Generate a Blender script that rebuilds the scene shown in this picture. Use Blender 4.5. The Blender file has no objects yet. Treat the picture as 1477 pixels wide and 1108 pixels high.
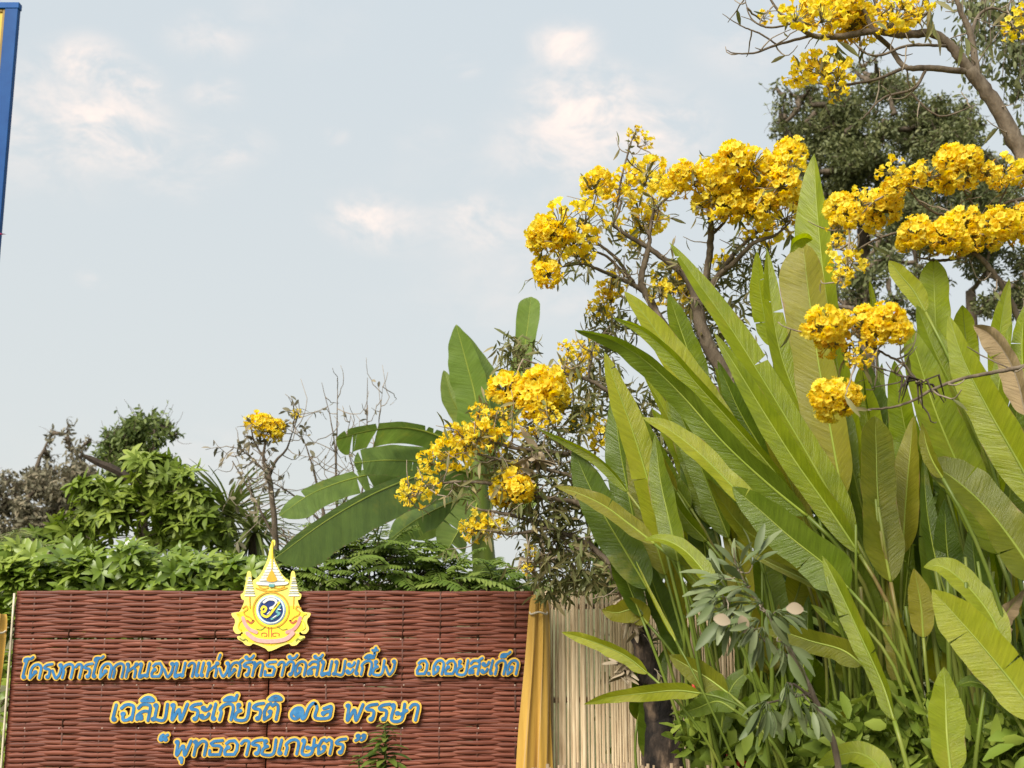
import bpy, math, random
import numpy as np
from mathutils import Vector, Matrix
R = math.radians
rng = random.Random(7)
nrg = np.random.default_rng(11)
SC = bpy.context.scene
COL = SC.collection

# ---------------------------------------------------------------- camera
CAM_Z = 1.65
PITCH = R(10.0)
FPX = 1600.0                      # focal length in pixels of the 1477 px wide photograph
cam_data = bpy.data.cameras.new('camera')
cam_data.sensor_width = 36.0
cam_data.lens = 36.0 * FPX / 1477.0
cam_data.clip_end = 2000.0
cam_data.dof.use_dof = True
cam_data.dof.focus_distance = 5.2
cam_data.dof.aperture_fstop = 3.6
cam = bpy.data.objects.new('camera', cam_data)
COL.objects.link(cam)
cam.location = (0, 0, CAM_Z)
cam.rotation_euler = (R(90) + PITCH, 0, 0)
SC.camera = cam

# ---------------------------------------------------------------- light
SUN_EL, SUN_AZ = R(42), R(-145)      # azimuth measured from +Y towards +X : behind the viewer, to the left
SKY_GAIN = 0.77
world = bpy.data.worlds.new('World')
SC.world = world
world.use_nodes = True
sun_data = bpy.data.lights.new('sun', 'SUN')
sun_data.energy = 4.6
sun_data.angle = R(35)
sun_data.color = (1.0, 0.93, 0.82)
sun = bpy.data.objects.new('sun', sun_data)
COL.objects.link(sun)
sdir = Vector((math.sin(SUN_AZ) * math.cos(SUN_EL), math.cos(SUN_AZ) * math.cos(SUN_EL), math.sin(SUN_EL)))
sun.rotation_euler = sdir.to_track_quat('Z', 'Y').to_euler()
sun.location = (-6, -8, 12)
SC.view_settings.view_transform = 'Standard'
SC.view_settings.look = 'None'
SC.view_settings.gamma = 1.0
SC.view_settings.exposure = 0.58
SC.view_settings.use_curve_mapping = False
SC.render.engine = 'CYCLES'
SC.cycles.max_bounces = 7
SC.cycles.transparent_max_bounces = 6
SC.cycles.use_denoising = True

CT, ST = math.cos(PITCH), math.sin(PITCH)
def ray(px, py):
    x = (px - 738.5) / FPX
    u = (554.0 - py) / FPX
    return Vector((x, CT - u * ST, ST + u * CT))
def P(px, py, d):
    """point of the place that stands d metres in front of the viewer and shows at this pixel of the photograph"""
    r = ray(px, py)
    return Vector((0, 0, CAM_Z)) + r * (d / r.y)
def PXM(d):
    return d / FPX                   # metres per photograph pixel at distance d

def build_sky():
    nt = world.node_tree
    nt.nodes.clear()
    N = nt.nodes.new
    L = nt.links.new
    out = N('ShaderNodeOutputWorld')
    bg = N('ShaderNodeBackground')
    L(bg.outputs[0], out.inputs[0])
    sky = N('ShaderNodeTexSky')
    sky.sky_type = 'NISHITA'
    sky.sun_disc = False
    sky.sun_elevation = SUN_EL
    sky.sun_rotation = SUN_AZ
    sky.air_density = 1.0
    sky.dust_density = 3.0
    sky.ozone_density = 1.0
    sk = N('ShaderNodeVectorMath'); sk.operation = 'SCALE'; sk.inputs[3].default_value = 0.10
    L(sky.outputs[0], sk.inputs[0])
    tc = N('ShaderNodeTexCoord')
    # thin veil of haze over the whole sky, a little bluer overhead
    sep = N('ShaderNodeSeparateXYZ'); L(tc.outputs['Generated'], sep.inputs[0])
    el = N('ShaderNodeMapRange'); el.inputs[1].default_value = 0.0; el.inputs[2].default_value = 0.6
    L(sep.outputs[2], el.inputs[0])
    veil = N('ShaderNodeMix'); veil.data_type = 'RGBA'
    veil.inputs[6].default_value = (0.675, 0.702, 0.688, 1)
    veil.inputs[7].default_value = (0.610, 0.680, 0.728, 1)
    L(el.outputs[0], veil.inputs[0])
    base = N('ShaderNodeMix'); base.data_type = 'RGBA'
    base.inputs[0].default_value = 0.90
    L(sk.outputs[0], base.inputs[6]); L(veil.outputs[2], base.inputs[7])
    # broken noise that gives every cloud its ragged outline
    mp = N('ShaderNodeMapping'); mp.inputs['Scale'].default_value = (1.0, 1.0, 1.7)
    L(tc.outputs['Generated'], mp.inputs[0])
    nz = N('ShaderNodeTexNoise'); nz.inputs['Scale'].default_value = 15.0
    nz.inputs['Detail'].default_value = 8.0; nz.inputs['Roughness'].default_value = 0.66
    nz.inputs['Distortion'].default_value = 0.4
    L(mp.outputs[0], nz.inputs['Vector'])
    big = N('ShaderNodeTexNoise'); big.inputs['Scale'].default_value = 3.2; big.inputs['Detail'].default_value = 5.0
    L(mp.outputs[0], big.inputs['Vector'])
    gen = N('ShaderNodeMapRange'); gen.interpolation_type = 'SMOOTHSTEP'
    gen.inputs[1].default_value = 0.52; gen.inputs[2].default_value = 0.80; gen.inputs[4].default_value = 0.38
    L(big.outputs[0], gen.inputs[0])
    acc = gen.outputs[0]
    # x, y, radius in photo pixels, strength
    CL = [(128, 85, 48, .75), (190, 118, 36, .95), (110, 160, 110, .50), (170, 190, 70, .45), (255, 240, 70, .36),
          (60, 215, 110, .25), (312, 136, 36, .50), (815, 63, 44, .95), (835, 135, 75, .62), (880, 185, 115, .60), (790, 220, 90, .35),
          (540, 320, 64, .72), (505, 312, 40, .4), (690, 318, 60, .58), (335, 208, 46, .45), (480, 195, 20, .40), (300, 55, 50, .40),
          (665, 96, 24, .42), (960, 190, 60, .45), (140, 400, 24, .35), (1090, 60, 80, .30), (620, 205, 45, .15)]
    for (x, y, r, s) in CL:
        d = ray(x, y).normalized()
        sub = N('ShaderNodeVectorMath'); sub.operation = 'SUBTRACT'
        L(tc.outputs['Generated'], sub.inputs[0]); sub.inputs[1].default_value = d
        sc = N('ShaderNodeVectorMath'); sc.operation = 'MULTIPLY'; sc.inputs[1].default_value = (0.75, 1.0, 1.35)
        L(sub.outputs[0], sc.inputs[0])
        ln = N('ShaderNodeVectorMath'); ln.operation = 'LENGTH'; L(sc.outputs[0], ln.inputs[0])
        mr = N('ShaderNodeMapRange'); mr.interpolation_type = 'SMOOTHERSTEP'
        mr.inputs[1].default_value = r / FPX * 1.32; mr.inputs[2].default_value = 0.0; mr.inputs[4].default_value = s * 1.0
        L(ln.outputs[1], mr.inputs[0])
        ad = N('ShaderNodeMath'); ad.operation = 'ADD'
        L(acc, ad.inputs[0]); L(mr.outputs[0], ad.inputs[1]); acc = ad.outputs[0]
    rag = N('ShaderNodeMapRange'); rag.interpolation_type = 'SMOOTHSTEP'
    rag.inputs[1].default_value = 0.36; rag.inputs[2].default_value = 0.68
    rag.inputs[3].default_value = 0.0; rag.inputs[4].default_value = 1.0
    L(nz.outputs[0], rag.inputs[0])
    mul = N('ShaderNodeMath'); mul.operation = 'MULTIPLY'; mul.use_clamp = True
    L(acc, mul.inputs[0]); L(rag.outputs[0], mul.inputs[1])
    cl = N('ShaderNodeMix'); cl.data_type = 'RGBA'
    L(mul.outputs[0], cl.inputs[0]); L(base.outputs[2], cl.inputs[6])
    cl.inputs[7].default_value = (0.99, 0.85, 0.775, 1)
    L(cl.outputs[2], bg.inputs[0])
    bg.inputs[1].default_value = SKY_GAIN
build_sky()

# ---------------------------------------------------------------- helpers
ROOTINV = {}
def link(name, me, mat=None):
    """top-level mesh in world coordinates"""
    o = bpy.data.objects.new(name, me)
    COL.objects.link(o)
    if mat is not None and not me.materials:
        me.materials.append(mat)
    ROOTINV[o.name] = Matrix.Identity(4)
    return o
def thing(name, label, cat, loc, group=None):
    o = bpy.data.objects.new(name, None)
    COL.objects.link(o)
    o.empty_display_size = 0.1
    o.location = loc
    ROOTINV[o.name] = Matrix.Translation(-Vector(loc))
    return tag(o, label, cat, group)
def tag(o, label, cat, group=None):
    o['label'] = label; o['category'] = cat
    if group: o['group'] = group
    return o
def part(name, me, parent, mat=None, mw=None, stuff=False):
    o = bpy.data.objects.new(name, me)
    COL.objects.link(o)
    if mat is not None and not me.materials:
        me.materials.append(mat)
    o.parent = parent
    o.matrix_parent_inverse = ROOTINV[parent.name]
    if mw is not None:
        o.matrix_basis = mw
        ROOTINV[o.name] = mw.inverted()       # parent chain is world-aligned, so world matrix is mw
    else:
        ROOTINV[o.name] = Matrix.Identity(4)
    if stuff: o['kind'] = 'stuff'
    return o
def ground_of(v):
    return Vector((v.x, v.y, 0.0))

class MB:
    """collects vertices, faces and uv coordinates of one mesh"""
    def __init__(s):
        s.v = []; s.f = []; s.uv = []; s.n = 0
    def add(s, V, F, UV=None):
        V = np.asarray(V, dtype=np.float64).reshape(-1, 3)
        s.v.append(V)
        for a in (F if isinstance(F, list) else [F]):
            a = np.asarray(a, dtype=np.int64)
            if a.size: s.f.append(a + s.n)
        s.uv.append(np.zeros((len(V), 2)) if UV is None else np.asarray(UV, dtype=np.float64).reshape(-1, 2))
        s.n += len(V)
    def mesh(s, name, mat=None, smooth=True):
        me = bpy.data.meshes.new(name)
        V = np.concatenate(s.v); UV = np.concatenate(s.uv)
        loops = np.concatenate([a.ravel() for a in s.f])
        tot = np.concatenate([np.full(len(a), a.shape[1]) for a in s.f])
        start = np.concatenate([[0], np.cumsum(tot)[:-1]])
        me.vertices.add(len(V)); me.vertices.foreach_set('co', V.ravel())
        me.loops.add(len(loops)); me.loops.foreach_set('vertex_index', loops)
        me.polygons.add(len(tot)); me.polygons.foreach_set('loop_start', start); me.polygons.foreach_set('loop_total', tot)
        me.polygons.foreach_set('use_smooth', np.full(len(tot), smooth))
        uvl = me.uv_layers.new(name='uv')
        uvl.data.foreach_set('uv', UV[loops].ravel())
        me.update(calc_edges=True)
        if mat is not None: me.materials.append(mat)
        return me

def smooth_path(pts, n):
    """Catmull-Rom through rows of numbers, n samples"""
    p = np.asarray(pts, dtype=float)
    if len(p) == 2:
        t = np.linspace(0, 1, n)[:, None]
        return p[0] * (1 - t) + p[1] * t
    q = np.vstack([2 * p[0] - p[1], p, 2 * p[-1] - p[-2]])
    seg = len(p) - 1
    out = []
    for t in np.linspace(0, seg, n):
        i = min(int(t), seg - 1); u = t - i
        a, b, c, d = q[i], q[i + 1], q[i + 2], q[i + 3]
        out.append(0.5 * ((2 * b) + (-a + c) * u + (2 * a - 5 * b + 4 * c - d) * u * u + (-a + 3 * b - 3 * c + d) * u ** 3))
    return np.array(out)

def frames(path):
    t = np.gradient(path, axis=0)
    t /= np.linalg.norm(t, axis=1)[:, None] + 1e-12
    ref = np.array([0.31, -0.83, 0.46])
    a = np.cross(t, ref); a /= np.linalg.norm(a, axis=1)[:, None] + 1e-12
    b = np.cross(t, a)
    return t, a, b

def add_tube(mb, path, radii, seg=6, cap=True, lump=0.0):
    path = np.asarray(path, dtype=float); n = len(path)
    radii = np.broadcast_to(np.asarray(radii, dtype=float), (n,)).copy()
    t, a, b = frames(path)
    ang = np.linspace(0, 2 * np.pi, seg, endpoint=False)
    rr = radii[:, None] * (1 + (lump * nrg.normal(size=(n, seg)) if lump else 0))
    V = path[:, None, :] + rr[..., None] * (np.cos(ang)[None, :, None] * a[:, None, :] + np.sin(ang)[None, :, None] * b[:, None, :])
    UV = np.stack(np.broadcast_arrays(np.linspace(0, 1, n)[:, None] * np.linalg.norm(np.diff(path, axis=0), axis=1).sum(), (ang / (2 * np.pi))[None, :]), -1)
    i = np.arange(n - 1)[:, None] * seg; j = np.arange(seg)[None, :]; k = (j + 1) % seg
    Q = np.stack([i + j, i + k, i + k + seg, i + j + seg], -1).reshape(-1, 4)
    F = [Q]
    if cap: F += [np.arange(seg)[::-1][None, :], (np.arange(seg) + (n - 1) * seg)[None, :]]
    mb.add(V.reshape(-1, 3), F, UV.reshape(-1, 2))

def add_box(mb, lo, hi):
    x0, y0, z0 = lo; x1, y1, z1 = hi
    V = [(x0, y0, z0), (x1, y0, z0), (x1, y1, z0), (x0, y1, z0), (x0, y0, z1), (x1, y0, z1), (x1, y1, z1), (x0, y1, z1)]
    mb.add(V, np.array([(0, 3, 2, 1), (4, 5, 6, 7), (0, 1, 5, 4), (1, 2, 6, 5), (2, 3, 7, 6), (3, 0, 4, 7)]))

def scatter(mb, TV, TF, TUV, pos, mats, scale, rnd=None):
    """place many copies of a template: pos (n,3), mats (n,3,3) columns = x,y,z axes, scale (n,)"""
    n = len(pos); m = len(TV)
    V = np.einsum('nij,mj->nmi', mats, TV) * np.asarray(scale).reshape(n, 1, 1) + pos[:, None, :]
    rnd = nrg.random(n) if rnd is None else rnd
    UV = np.broadcast_to(TUV[None], (n, m, 2)).copy()
    UV[..., 0] += np.floor(rnd * 64)[:, None]            # the leaf's own tone is carried in the whole part of u
    off = (np.arange(n) * m)
    FF = [(f[None] + off[:, None, None]).reshape(-1, f.shape[1]) for f in TF]
    mb.add(V.reshape(-1, 3), FF, UV.reshape(-1, 2))

def unit(v):
    v = np.asarray(v, float)
    return v / (np.linalg.norm(v, axis=-1, keepdims=True) + 1e-12)
def basis(xdir, nhint):
    x = unit(xdir); y = unit(np.cross(nhint, x)); z = np.cross(x, y)
    return np.stack([x, y, z], -1)

# ---------------------------------------------------------------- materials
def M(name):
    m = bpy.data.materials.new(name); m.use_nodes = True
    nt = m.node_tree; nt.nodes.clear()
    out = nt.nodes.new('ShaderNodeOutputMaterial')
    return m, nt, nt.nodes.new, nt.links.new, out
def ramp(N, stops):
    r = N('ShaderNodeValToRGB')
    e = r.color_ramp.elements
    while len(e) < len(stops): e.new(0.5)
    for i, (p, c) in enumerate(stops):
        e[i].position = p; e[i].color = (*c, 1)
    return r
def simple_mat(name, stops, scale=20.0, rough=0.7, bump=0.3, stretch=(1, 1, 1), detail=5.0, coord='Object', spec=0.3, dist=0.004, sheen=0.0, fine=0):
    m, nt, N, L, out = M(name)
    p = N('ShaderNodeBsdfPrincipled'); L(p.outputs[0], out.inputs[0])
    tc = N('ShaderNodeTexCoord'); mp = N('ShaderNodeMapping'); mp.inputs['Scale'].default_value = stretch
    L(N('ShaderNodeNewGeometry').outputs['Position'] if coord == 'World' else tc.outputs[coord], mp.inputs[0])
    nz = N('ShaderNodeTexNoise'); nz.inputs['Scale'].default_value = scale; nz.inputs['Detail'].default_value = detail
    nz.inputs['Roughness'].default_value = 0.62
    L(mp.outputs[0], nz.inputs['Vector'])
    r = ramp(N, stops); L(nz.outputs[0], r.inputs[0])
    oi = N('ShaderNodeObjectInfo')
    hs = N('ShaderNodeHueSaturation')
    mr = N('ShaderNodeMapRange'); mr.inputs[3].default_value = 0.84; mr.inputs[4].default_value = 1.16
    L(oi.outputs['Random'], mr.inputs[0]); L(mr.outputs[0], hs.inputs['Value'])
    L(r.outputs[0], hs.inputs['Color'])
    L(hs.outputs[0], p.inputs['Base Color'])
    p.inputs['Roughness'].default_value = rough
    p.inputs['Specular IOR Level'].default_value = spec
    if sheen: p.inputs['Sheen Weight'].default_value = sheen
    if bump:
        b = N('ShaderNodeBump'); b.inputs['Strength'].default_value = bump; b.inputs['Distance'].default_value = dist
        L(nz.outputs[0], b.inputs['Height']); L(b.outputs[0], p.inputs['Normal'])
    return m
def leaf_mat(name, stops, trans=0.35, rough=0.45, veins=0.0, vscale=40.0, spec=0.4, tcol=1.3, edge=None, patch=0.5):
    """leaf: tone from the whole part of u (one value for each leaf) plus mottling; veins run across the blade"""
    m, nt, N, L, out = M(name)
    p = N('ShaderNodeBsdfPrincipled'); tr = N('ShaderNodeBsdfTranslucent'); mx = N('ShaderNodeMixShader')
    mx.inputs[0].default_value = trans
    L(p.outputs[0], mx.inputs[1]); L(tr.outputs[0], mx.inputs[2]); L(mx.outputs[0], out.inputs[0])
    uv = N('ShaderNodeUVMap'); sp = N('ShaderNodeSeparateXYZ'); L(uv.outputs[0], sp.inputs[0])
    fl = N('ShaderNodeMath'); fl.operation = 'FLOOR'; L(sp.outputs[0], fl.inputs[0])
    wn = N('ShaderNodeTexWhiteNoise'); wn.noise_dimensions = '2D'
    oi = N('ShaderNodeObjectInfo')
    cb = N('ShaderNodeCombineXYZ'); L(fl.outputs[0], cb.inputs[0]); L(oi.outputs['Random'], cb.inputs[1]); L(cb.outputs[0], wn.inputs['Vector'])
    geo = N('ShaderNodeNewGeometry')
    nz = N('ShaderNodeTexNoise'); nz.inputs['Scale'].default_value = 9.0; nz.inputs['Detail'].default_value = 4.0
    L(geo.outputs['Position'], nz.inputs['Vector'])
    mixv = N('ShaderNodeMix'); mixv.inputs[0].default_value = patch
    L(wn.outputs['Value'], mixv.inputs[2]); L(nz.outputs[0], mixv.inputs[3])
    r = ramp(N, stops); L(mixv.outputs[0], r.inputs[0])
    col = r.outputs[0]
    if veins:
        ab = N('ShaderNodeMath'); ab.operation = 'ABSOLUTE'; L(sp.outputs[1], ab.inputs[0])
        fr = N('ShaderNodeMath'); fr.operation = 'FRACT'; L(sp.outputs[0], fr.inputs[0])
        ma = N('ShaderNodeMath'); ma.operation = 'MULTIPLY_ADD'; ma.inputs[1].default_value = -0.06
        L(ab.outputs[0], ma.inputs[0]); L(fr.outputs[0], ma.inputs[2])
        cv = N('ShaderNodeCombineXYZ'); L(ma.outputs[0], cv.inputs[0])
        s2 = N('ShaderNodeMath'); s2.operation = 'MULTIPLY'; s2.inputs[1].default_value = 0.015; L(sp.outputs[1], s2.inputs[0]); L(s2.outputs[0], cv.inputs[1])
        L(oi.outputs['Random'], cv.inputs[2])
        vn = N('ShaderNodeTexNoise'); vn.inputs['Scale'].default_value = vscale; vn.inputs['Detail'].default_value = 5.0; vn.inputs['Roughness'].default_value = 0.7
        L(cv.outputs[0], vn.inputs['Vector'])
        hv = N('ShaderNodeHueSaturation')
        mr = N('ShaderNodeMapRange'); mr.inputs[1].default_value = 0.3; mr.inputs[2].default_value = 0.7
        mr.inputs[3].default_value = 1 - veins; mr.inputs[4].default_value = 1 + veins
        L(vn.outputs[0], mr.inputs[0]); L(mr.outputs[0], hv.inputs['Value']); L(col, hv.inputs['Color']); col = hv.outputs[0]
        b = N('ShaderNodeBump'); b.inputs['Strength'].default_value = 0.8; b.inputs['Distance'].default_value = 0.006
        L(vn.outputs[0], b.inputs['Height']); L(b.outputs[0], p.inputs['Normal'])
    if veins:
        yz = N('ShaderNodeTexNoise'); yz.inputs['Scale'].default_value = 3.5; yz.inputs['Detail'].default_value = 7.0; yz.inputs['Roughness'].default_value = 0.65
        L(geo.outputs['Position'], yz.inputs['Vector'])
        yr = N('ShaderNodeMapRange'); yr.inputs[1].default_value = 0.58; yr.inputs[2].default_value = 0.74; yr.inputs[4].default_value = 0.45
        L(yz.outputs[0], yr.inputs[0])
        ym = N('ShaderNodeMix'); ym.data_type = 'RGBA'; L(yr.outputs[0], ym.inputs[0]); L(col, ym.inputs[6]); ym.inputs[7].default_value = (0.34, 0.30, 0.04, 1)
        col = ym.outputs[2]
    if edge:
        ab2 = N('ShaderNodeMath'); ab2.operation = 'ABSOLUTE'; L(sp.outputs[1], ab2.inputs[0])
        nz3 = N('ShaderNodeTexNoise'); nz3.inputs['Scale'].default_value = 14.0; L(geo.outputs['Position'], nz3.inputs['Vector'])
        sm = N('ShaderNodeMath'); sm.operation = 'MULTIPLY_ADD'; sm.inputs[1].default_value = 0.35; L(nz3.outputs[0], sm.inputs[0]); L(ab2.outputs[0], sm.inputs[2])
        er = N('ShaderNodeMapRange'); er.inputs[1].default_value = 1.17; er.inputs[2].default_value = 1.22
        L(sm.outputs[0], er.inputs[0])
        em = N('ShaderNodeMix'); em.data_type = 'RGBA'; L(er.outputs[0], em.inputs[0]); L(col, em.inputs[6]); em.inputs[7].default_value = (*edge, 1)
        col = em.outputs[2]
    L(col, p.inputs['Base Color'])
    tv = N('ShaderNodeHueSaturation'); tv.inputs['Value'].default_value = tcol; tv.inputs['Saturation'].default_value = 1.08
    L(col, tv.inputs['Color']); L(tv.outputs[0], tr.inputs['Color'])
    p.inputs['Roughness'].default_value = rough
    p.inputs['Specular IOR Level'].default_value = spec
    return m

MAT = {}
MAT['heli_a'] = leaf_mat('bright banana-like leaf', [(0.22, (0.115, 0.165, 0.006)), (0.5, (0.230, 0.280, 0.012)), (0.8, (0.330, 0.345, 0.028))], 0.50, 0.32, 0.20, 60, 0.5, 1.6, edge=(0.26, 0.19, 0.06))
MAT['heli_b'] = leaf_mat('deep green banana-like leaf', [(0.22, (0.055, 0.095, 0.007)), (0.5, (0.100, 0.150, 0.010)), (0.8, (0.155, 0.205, 0.02))], 0.38, 0.32, 0.22, 60, 0.5, 1.5)
MAT['heli_c'] = leaf_mat('olive banana-like leaf', [(0.22, (0.125, 0.145, 0.008)), (0.5, (0.205, 0.205, 0.014)), (0.8, (0.270, 0.240, 0.026))], 0.46, 0.36, 0.18, 60, 0.45, 1.6, edge=(0.26, 0.17, 0.06))
MAT['stalk'] = simple_mat('leaf stalk', [(0.3, (0.055, 0.085, 0.010)), (0.5, (0.105, 0.145, 0.018)), (0.62, (0.15, 0.17, 0.03)), (0.75, (0.13, 0.065, 0.035))], 5, 0.45, 0.15, (1, 1, .2))
MAT['rib'] = simple_mat('pale leaf midrib', [(0.3, (0.15, 0.205, 0.020)), (0.7, (0.23, 0.265, 0.04))], 6, 0.45, 0.1)
MAT['banana'] = leaf_mat('banana leaf', [(0.22, (0.075, 0.125, 0.026)), (0.5, (0.125, 0.190, 0.038)), (0.8, (0.20, 0.26, 0.06))], 0.40, 0.42, 0.2, 34, 0.4, 1.4, edge=(0.24, 0.17, 0.07))
MAT['banana_young'] = leaf_mat('young banana leaf', [(0.25, (0.12, 0.19, 0.025)), (0.8, (0.20, 0.28, 0.05))], 0.36, 0.42, 0.15, 34, 0.4, 1.3)
MAT['hedge'] = leaf_mat('jasmine leaf', [(0.15, (0.095, 0.155, 0.016)), (0.5, (0.165, 0.240, 0.028)), (0.85, (0.27, 0.34, 0.06))], 0.30, 0.36, 0, 0, 0.45, 1.2, patch=0.35)
MAT['mid_tree'] = leaf_mat('mid tree leaf', [(0.15, (0.10, 0.150, 0.018)), (0.5, (0.165, 0.230, 0.030)), (0.85, (0.25, 0.31, 0.05))], 0.3, 0.5, 0, 0, 0.3, 1.2, patch=0.3)
MAT['round_tree'] = leaf_mat('round tree leaf', [(0.15, (0.070, 0.105, 0.028)), (0.5, (0.125, 0.170, 0.045)), (0.85, (0.19, 0.24, 0.07))], 0.3, 0.5, 0, 0, 0.3, 1.2, patch=0.3)
MAT['grey_tree'] = leaf_mat('dusty tree leaf', [(0.15, (0.12, 0.115, 0.075)), (0.5, (0.19, 0.175, 0.115)), (0.85, (0.28, 0.235, 0.16))], 0.2, 0.7, 0, 0, 0.15, 1.1, patch=0.3)
MAT['dark_tree'] = leaf_mat('dark tree leaf', [(0.15, (0.070, 0.085, 0.032)), (0.5, (0.120, 0.138, 0.052)), (0.85, (0.20, 0.205, 0.085))], 0.25, 0.5, 0, 0, 0.3, 1.2, patch=0.35)
MAT['trumpet_leaf'] = leaf_mat('trumpet tree leaf', [(0.1, (0.090, 0.105, 0.034)), (0.5, (0.165, 0.170, 0.060)), (0.9, (0.30, 0.25, 0.13))], 0.25, 0.6, 0, 0, 0.25, 1.2, patch=0.3)
MAT['silver'] = leaf_mat('silvery leaflet', [(0.1, (0.075, 0.105, 0.038)), (0.5, (0.120, 0.155, 0.062)), (0.9, (0.21, 0.24, 0.125))], 0.18, 0.5, 0, 0, 0.35, 1.1, patch=0.4)
MAT['dry_leaf'] = leaf_mat('dry grey leaf', [(0.1, (0.19, 0.145, 0.090)), (0.5, (0.30, 0.24, 0.165)), (0.9, (0.42, 0.36, 0.27))], 0.15, 0.75, 0, 0, 0.15, 1.0, patch=0.4)
MAT['dead_blade'] = leaf_mat('dead brown blade', [(0.1, (0.18, 0.125, 0.065)), (0.9, (0.32, 0.24, 0.14))], 0.15, 0.7, 0.25, 40, 0.2, 1.0)
MAT['pinnate'] = leaf_mat('feathery leaflet', [(0.15, (0.085, 0.140, 0.018)), (0.5, (0.135, 0.200, 0.030)), (0.85, (0.21, 0.27, 0.06))], 0.32, 0.5, 0, 0, 0.3, 1.2, patch=0.3)
MAT['palm'] = leaf_mat('palm leaflet', [(0.15, (0.085, 0.125, 0.025)), (0.85, (0.21, 0.24, 0.07))], 0.25, 0.45, 0, 0, 0.35, 1.2, patch=0.3)
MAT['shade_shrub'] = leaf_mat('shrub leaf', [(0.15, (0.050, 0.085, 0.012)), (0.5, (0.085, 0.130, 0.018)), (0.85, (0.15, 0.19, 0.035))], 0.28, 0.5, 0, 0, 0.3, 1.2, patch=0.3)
MAT['flower'] = leaf_mat('yellow trumpet petal', [(0.1, (0.88, 0.62, 0.022)), (0.5, (0.93, 0.75, 0.065)), (0.9, (0.95, 0.84, 0.15))], 0.55, 0.6, 0, 0, 0.2, 1.08, patch=0.35)
MAT['flower_old'] = leaf_mat('withered orange petal', [(0.1, (0.62, 0.34, 0.02)), (0.9, (0.90, 0.62, 0.05))], 0.25, 0.7, 0, 0, 0.15, 1.0, patch=0.3)
MAT['calyx'] = simple_mat('flower stalk', [(0.3, (0.10, 0.085, 0.035)), (0.7, (0.17, 0.15, 0.06))], 30, 0.7, 0)
MAT['bark'] = simple_mat('grey bark', [(0.25, (0.055, 0.040, 0.027)), (0.5, (0.110, 0.084, 0.058)), (0.75, (0.20, 0.162, 0.118))], 26, 0.85, 0.9, (1, 1, .45), 8, dist=0.012)
MAT['bark_dark'] = simple_mat('charred rough bark', [(0.42, (0.010, 0.008, 0.007)), (0.54, (0.045, 0.032, 0.024)), (0.68, (0.21, 0.145, 0.095))], 11, 0.9, 1.0, (1, 1, .4), 9, dist=0.03)
MAT['twig'] = simple_mat('pale twig', [(0.3, (0.16, 0.125, 0.09)), (0.7, (0.30, 0.25, 0.19))], 30, 0.85, 0.4)
MAT['pod'] = simple_mat('dry seed pod', [(0.3, (0.022, 0.016, 0.012)), (0.7, (0.07, 0.05, 0.035))], 30, 0.8, 0.4)
MAT['ground'] = simple_mat('dry grass and earth', [(0.3, (0.085, 0.065, 0.035)), (0.5, (0.10, 0.105, 0.035)), (0.7, (0.16, 0.125, 0.075))], 1.4, 0.95, 0.6, detail=10, dist=0.05)
MAT['white_petal'] = leaf_mat('white jasmine petal', [(0, (0.75, 0.75, 0.70)), (1, (0.86, 0.86, 0.82))], 0.3, 0.6, 0, 0, 0.2, 1.0)
MAT['red'] = simple_mat('red bract', [(0.3, (0.42, 0.03, 0.02)), (0.7, (0.62, 0.06, 0.035))], 20, 0.5, 0.1)

# ---------------------------------------------------------------- ground
gm = MB()
gn = 60
gx = np.linspace(-1, 1, gn); gx = np.sign(gx) * np.abs(gx) ** 3 * 600
GX, GY = np.meshgrid(gx, gx)
GZ = 0.02 * np.sin(GX * 1.7) * np.cos(GY * 1.3) * (np.abs(GX) < 40) - 0.03
i = np.arange(gn - 1)[:, None] * gn + np.arange(gn - 1)[None, :]
gm.add(np.stack([GX, GY, GZ], -1).reshape(-1, 3), np.stack([i, i + 1, i + gn + 1, i + gn], -1).reshape(-1, 4))
go = link('ground', gm.mesh('ground', MAT['ground']))
go['kind'] = 'structure'
# ================================================================ the woven bamboo name board
YS = 6.2                                   # distance of the board's front face
def SP(px, py):
    p = P(px, py, YS); return p.x, p.z
SX0 = SP(20, 900)[0]; SX1 = SP(770, 900)[0]; SXM = SP(388, 960)[0]
ROWS = [SP(400, y)[1] for y in (853, 921, 987, 1049, 1112, 1176, 1240)]
MAT['weave'] = simple_mat('stained bamboo weave', [(0.25, (0.062, 0.016, 0.010)), (0.45, (0.125, 0.034, 0.019)), (0.60, (0.185, 0.055, 0.031)), (0.72, (0.29, 0.12, 0.08)), (0.80, (0.42, 0.26, 0.19))], 7.0, 0.55, 0.4, (0.55, 1, 17), 9, 'World', 0.35, 0.003)  # palest stops put bright highlight streaks along the strips into the colour
MAT['stake'] = simple_mat('dark bamboo stake', [(0.3, (0.045, 0.018, 0.012)), (0.7, (0.11, 0.045, 0.03))], 20, 0.6, 0.4)
MAT['nail'] = simple_mat('dull nail head', [(0.3, (0.28, 0.2, 0.16)), (0.7, (0.42, 0.33, 0.27))], 30, 0.45, 0.1)
MAT['trim'] = simple_mat('pale cord edging', [(0.3, (0.45, 0.38, 0.28)), (0.7, (0.62, 0.55, 0.42))], 30, 0.8, 0.3)

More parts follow.
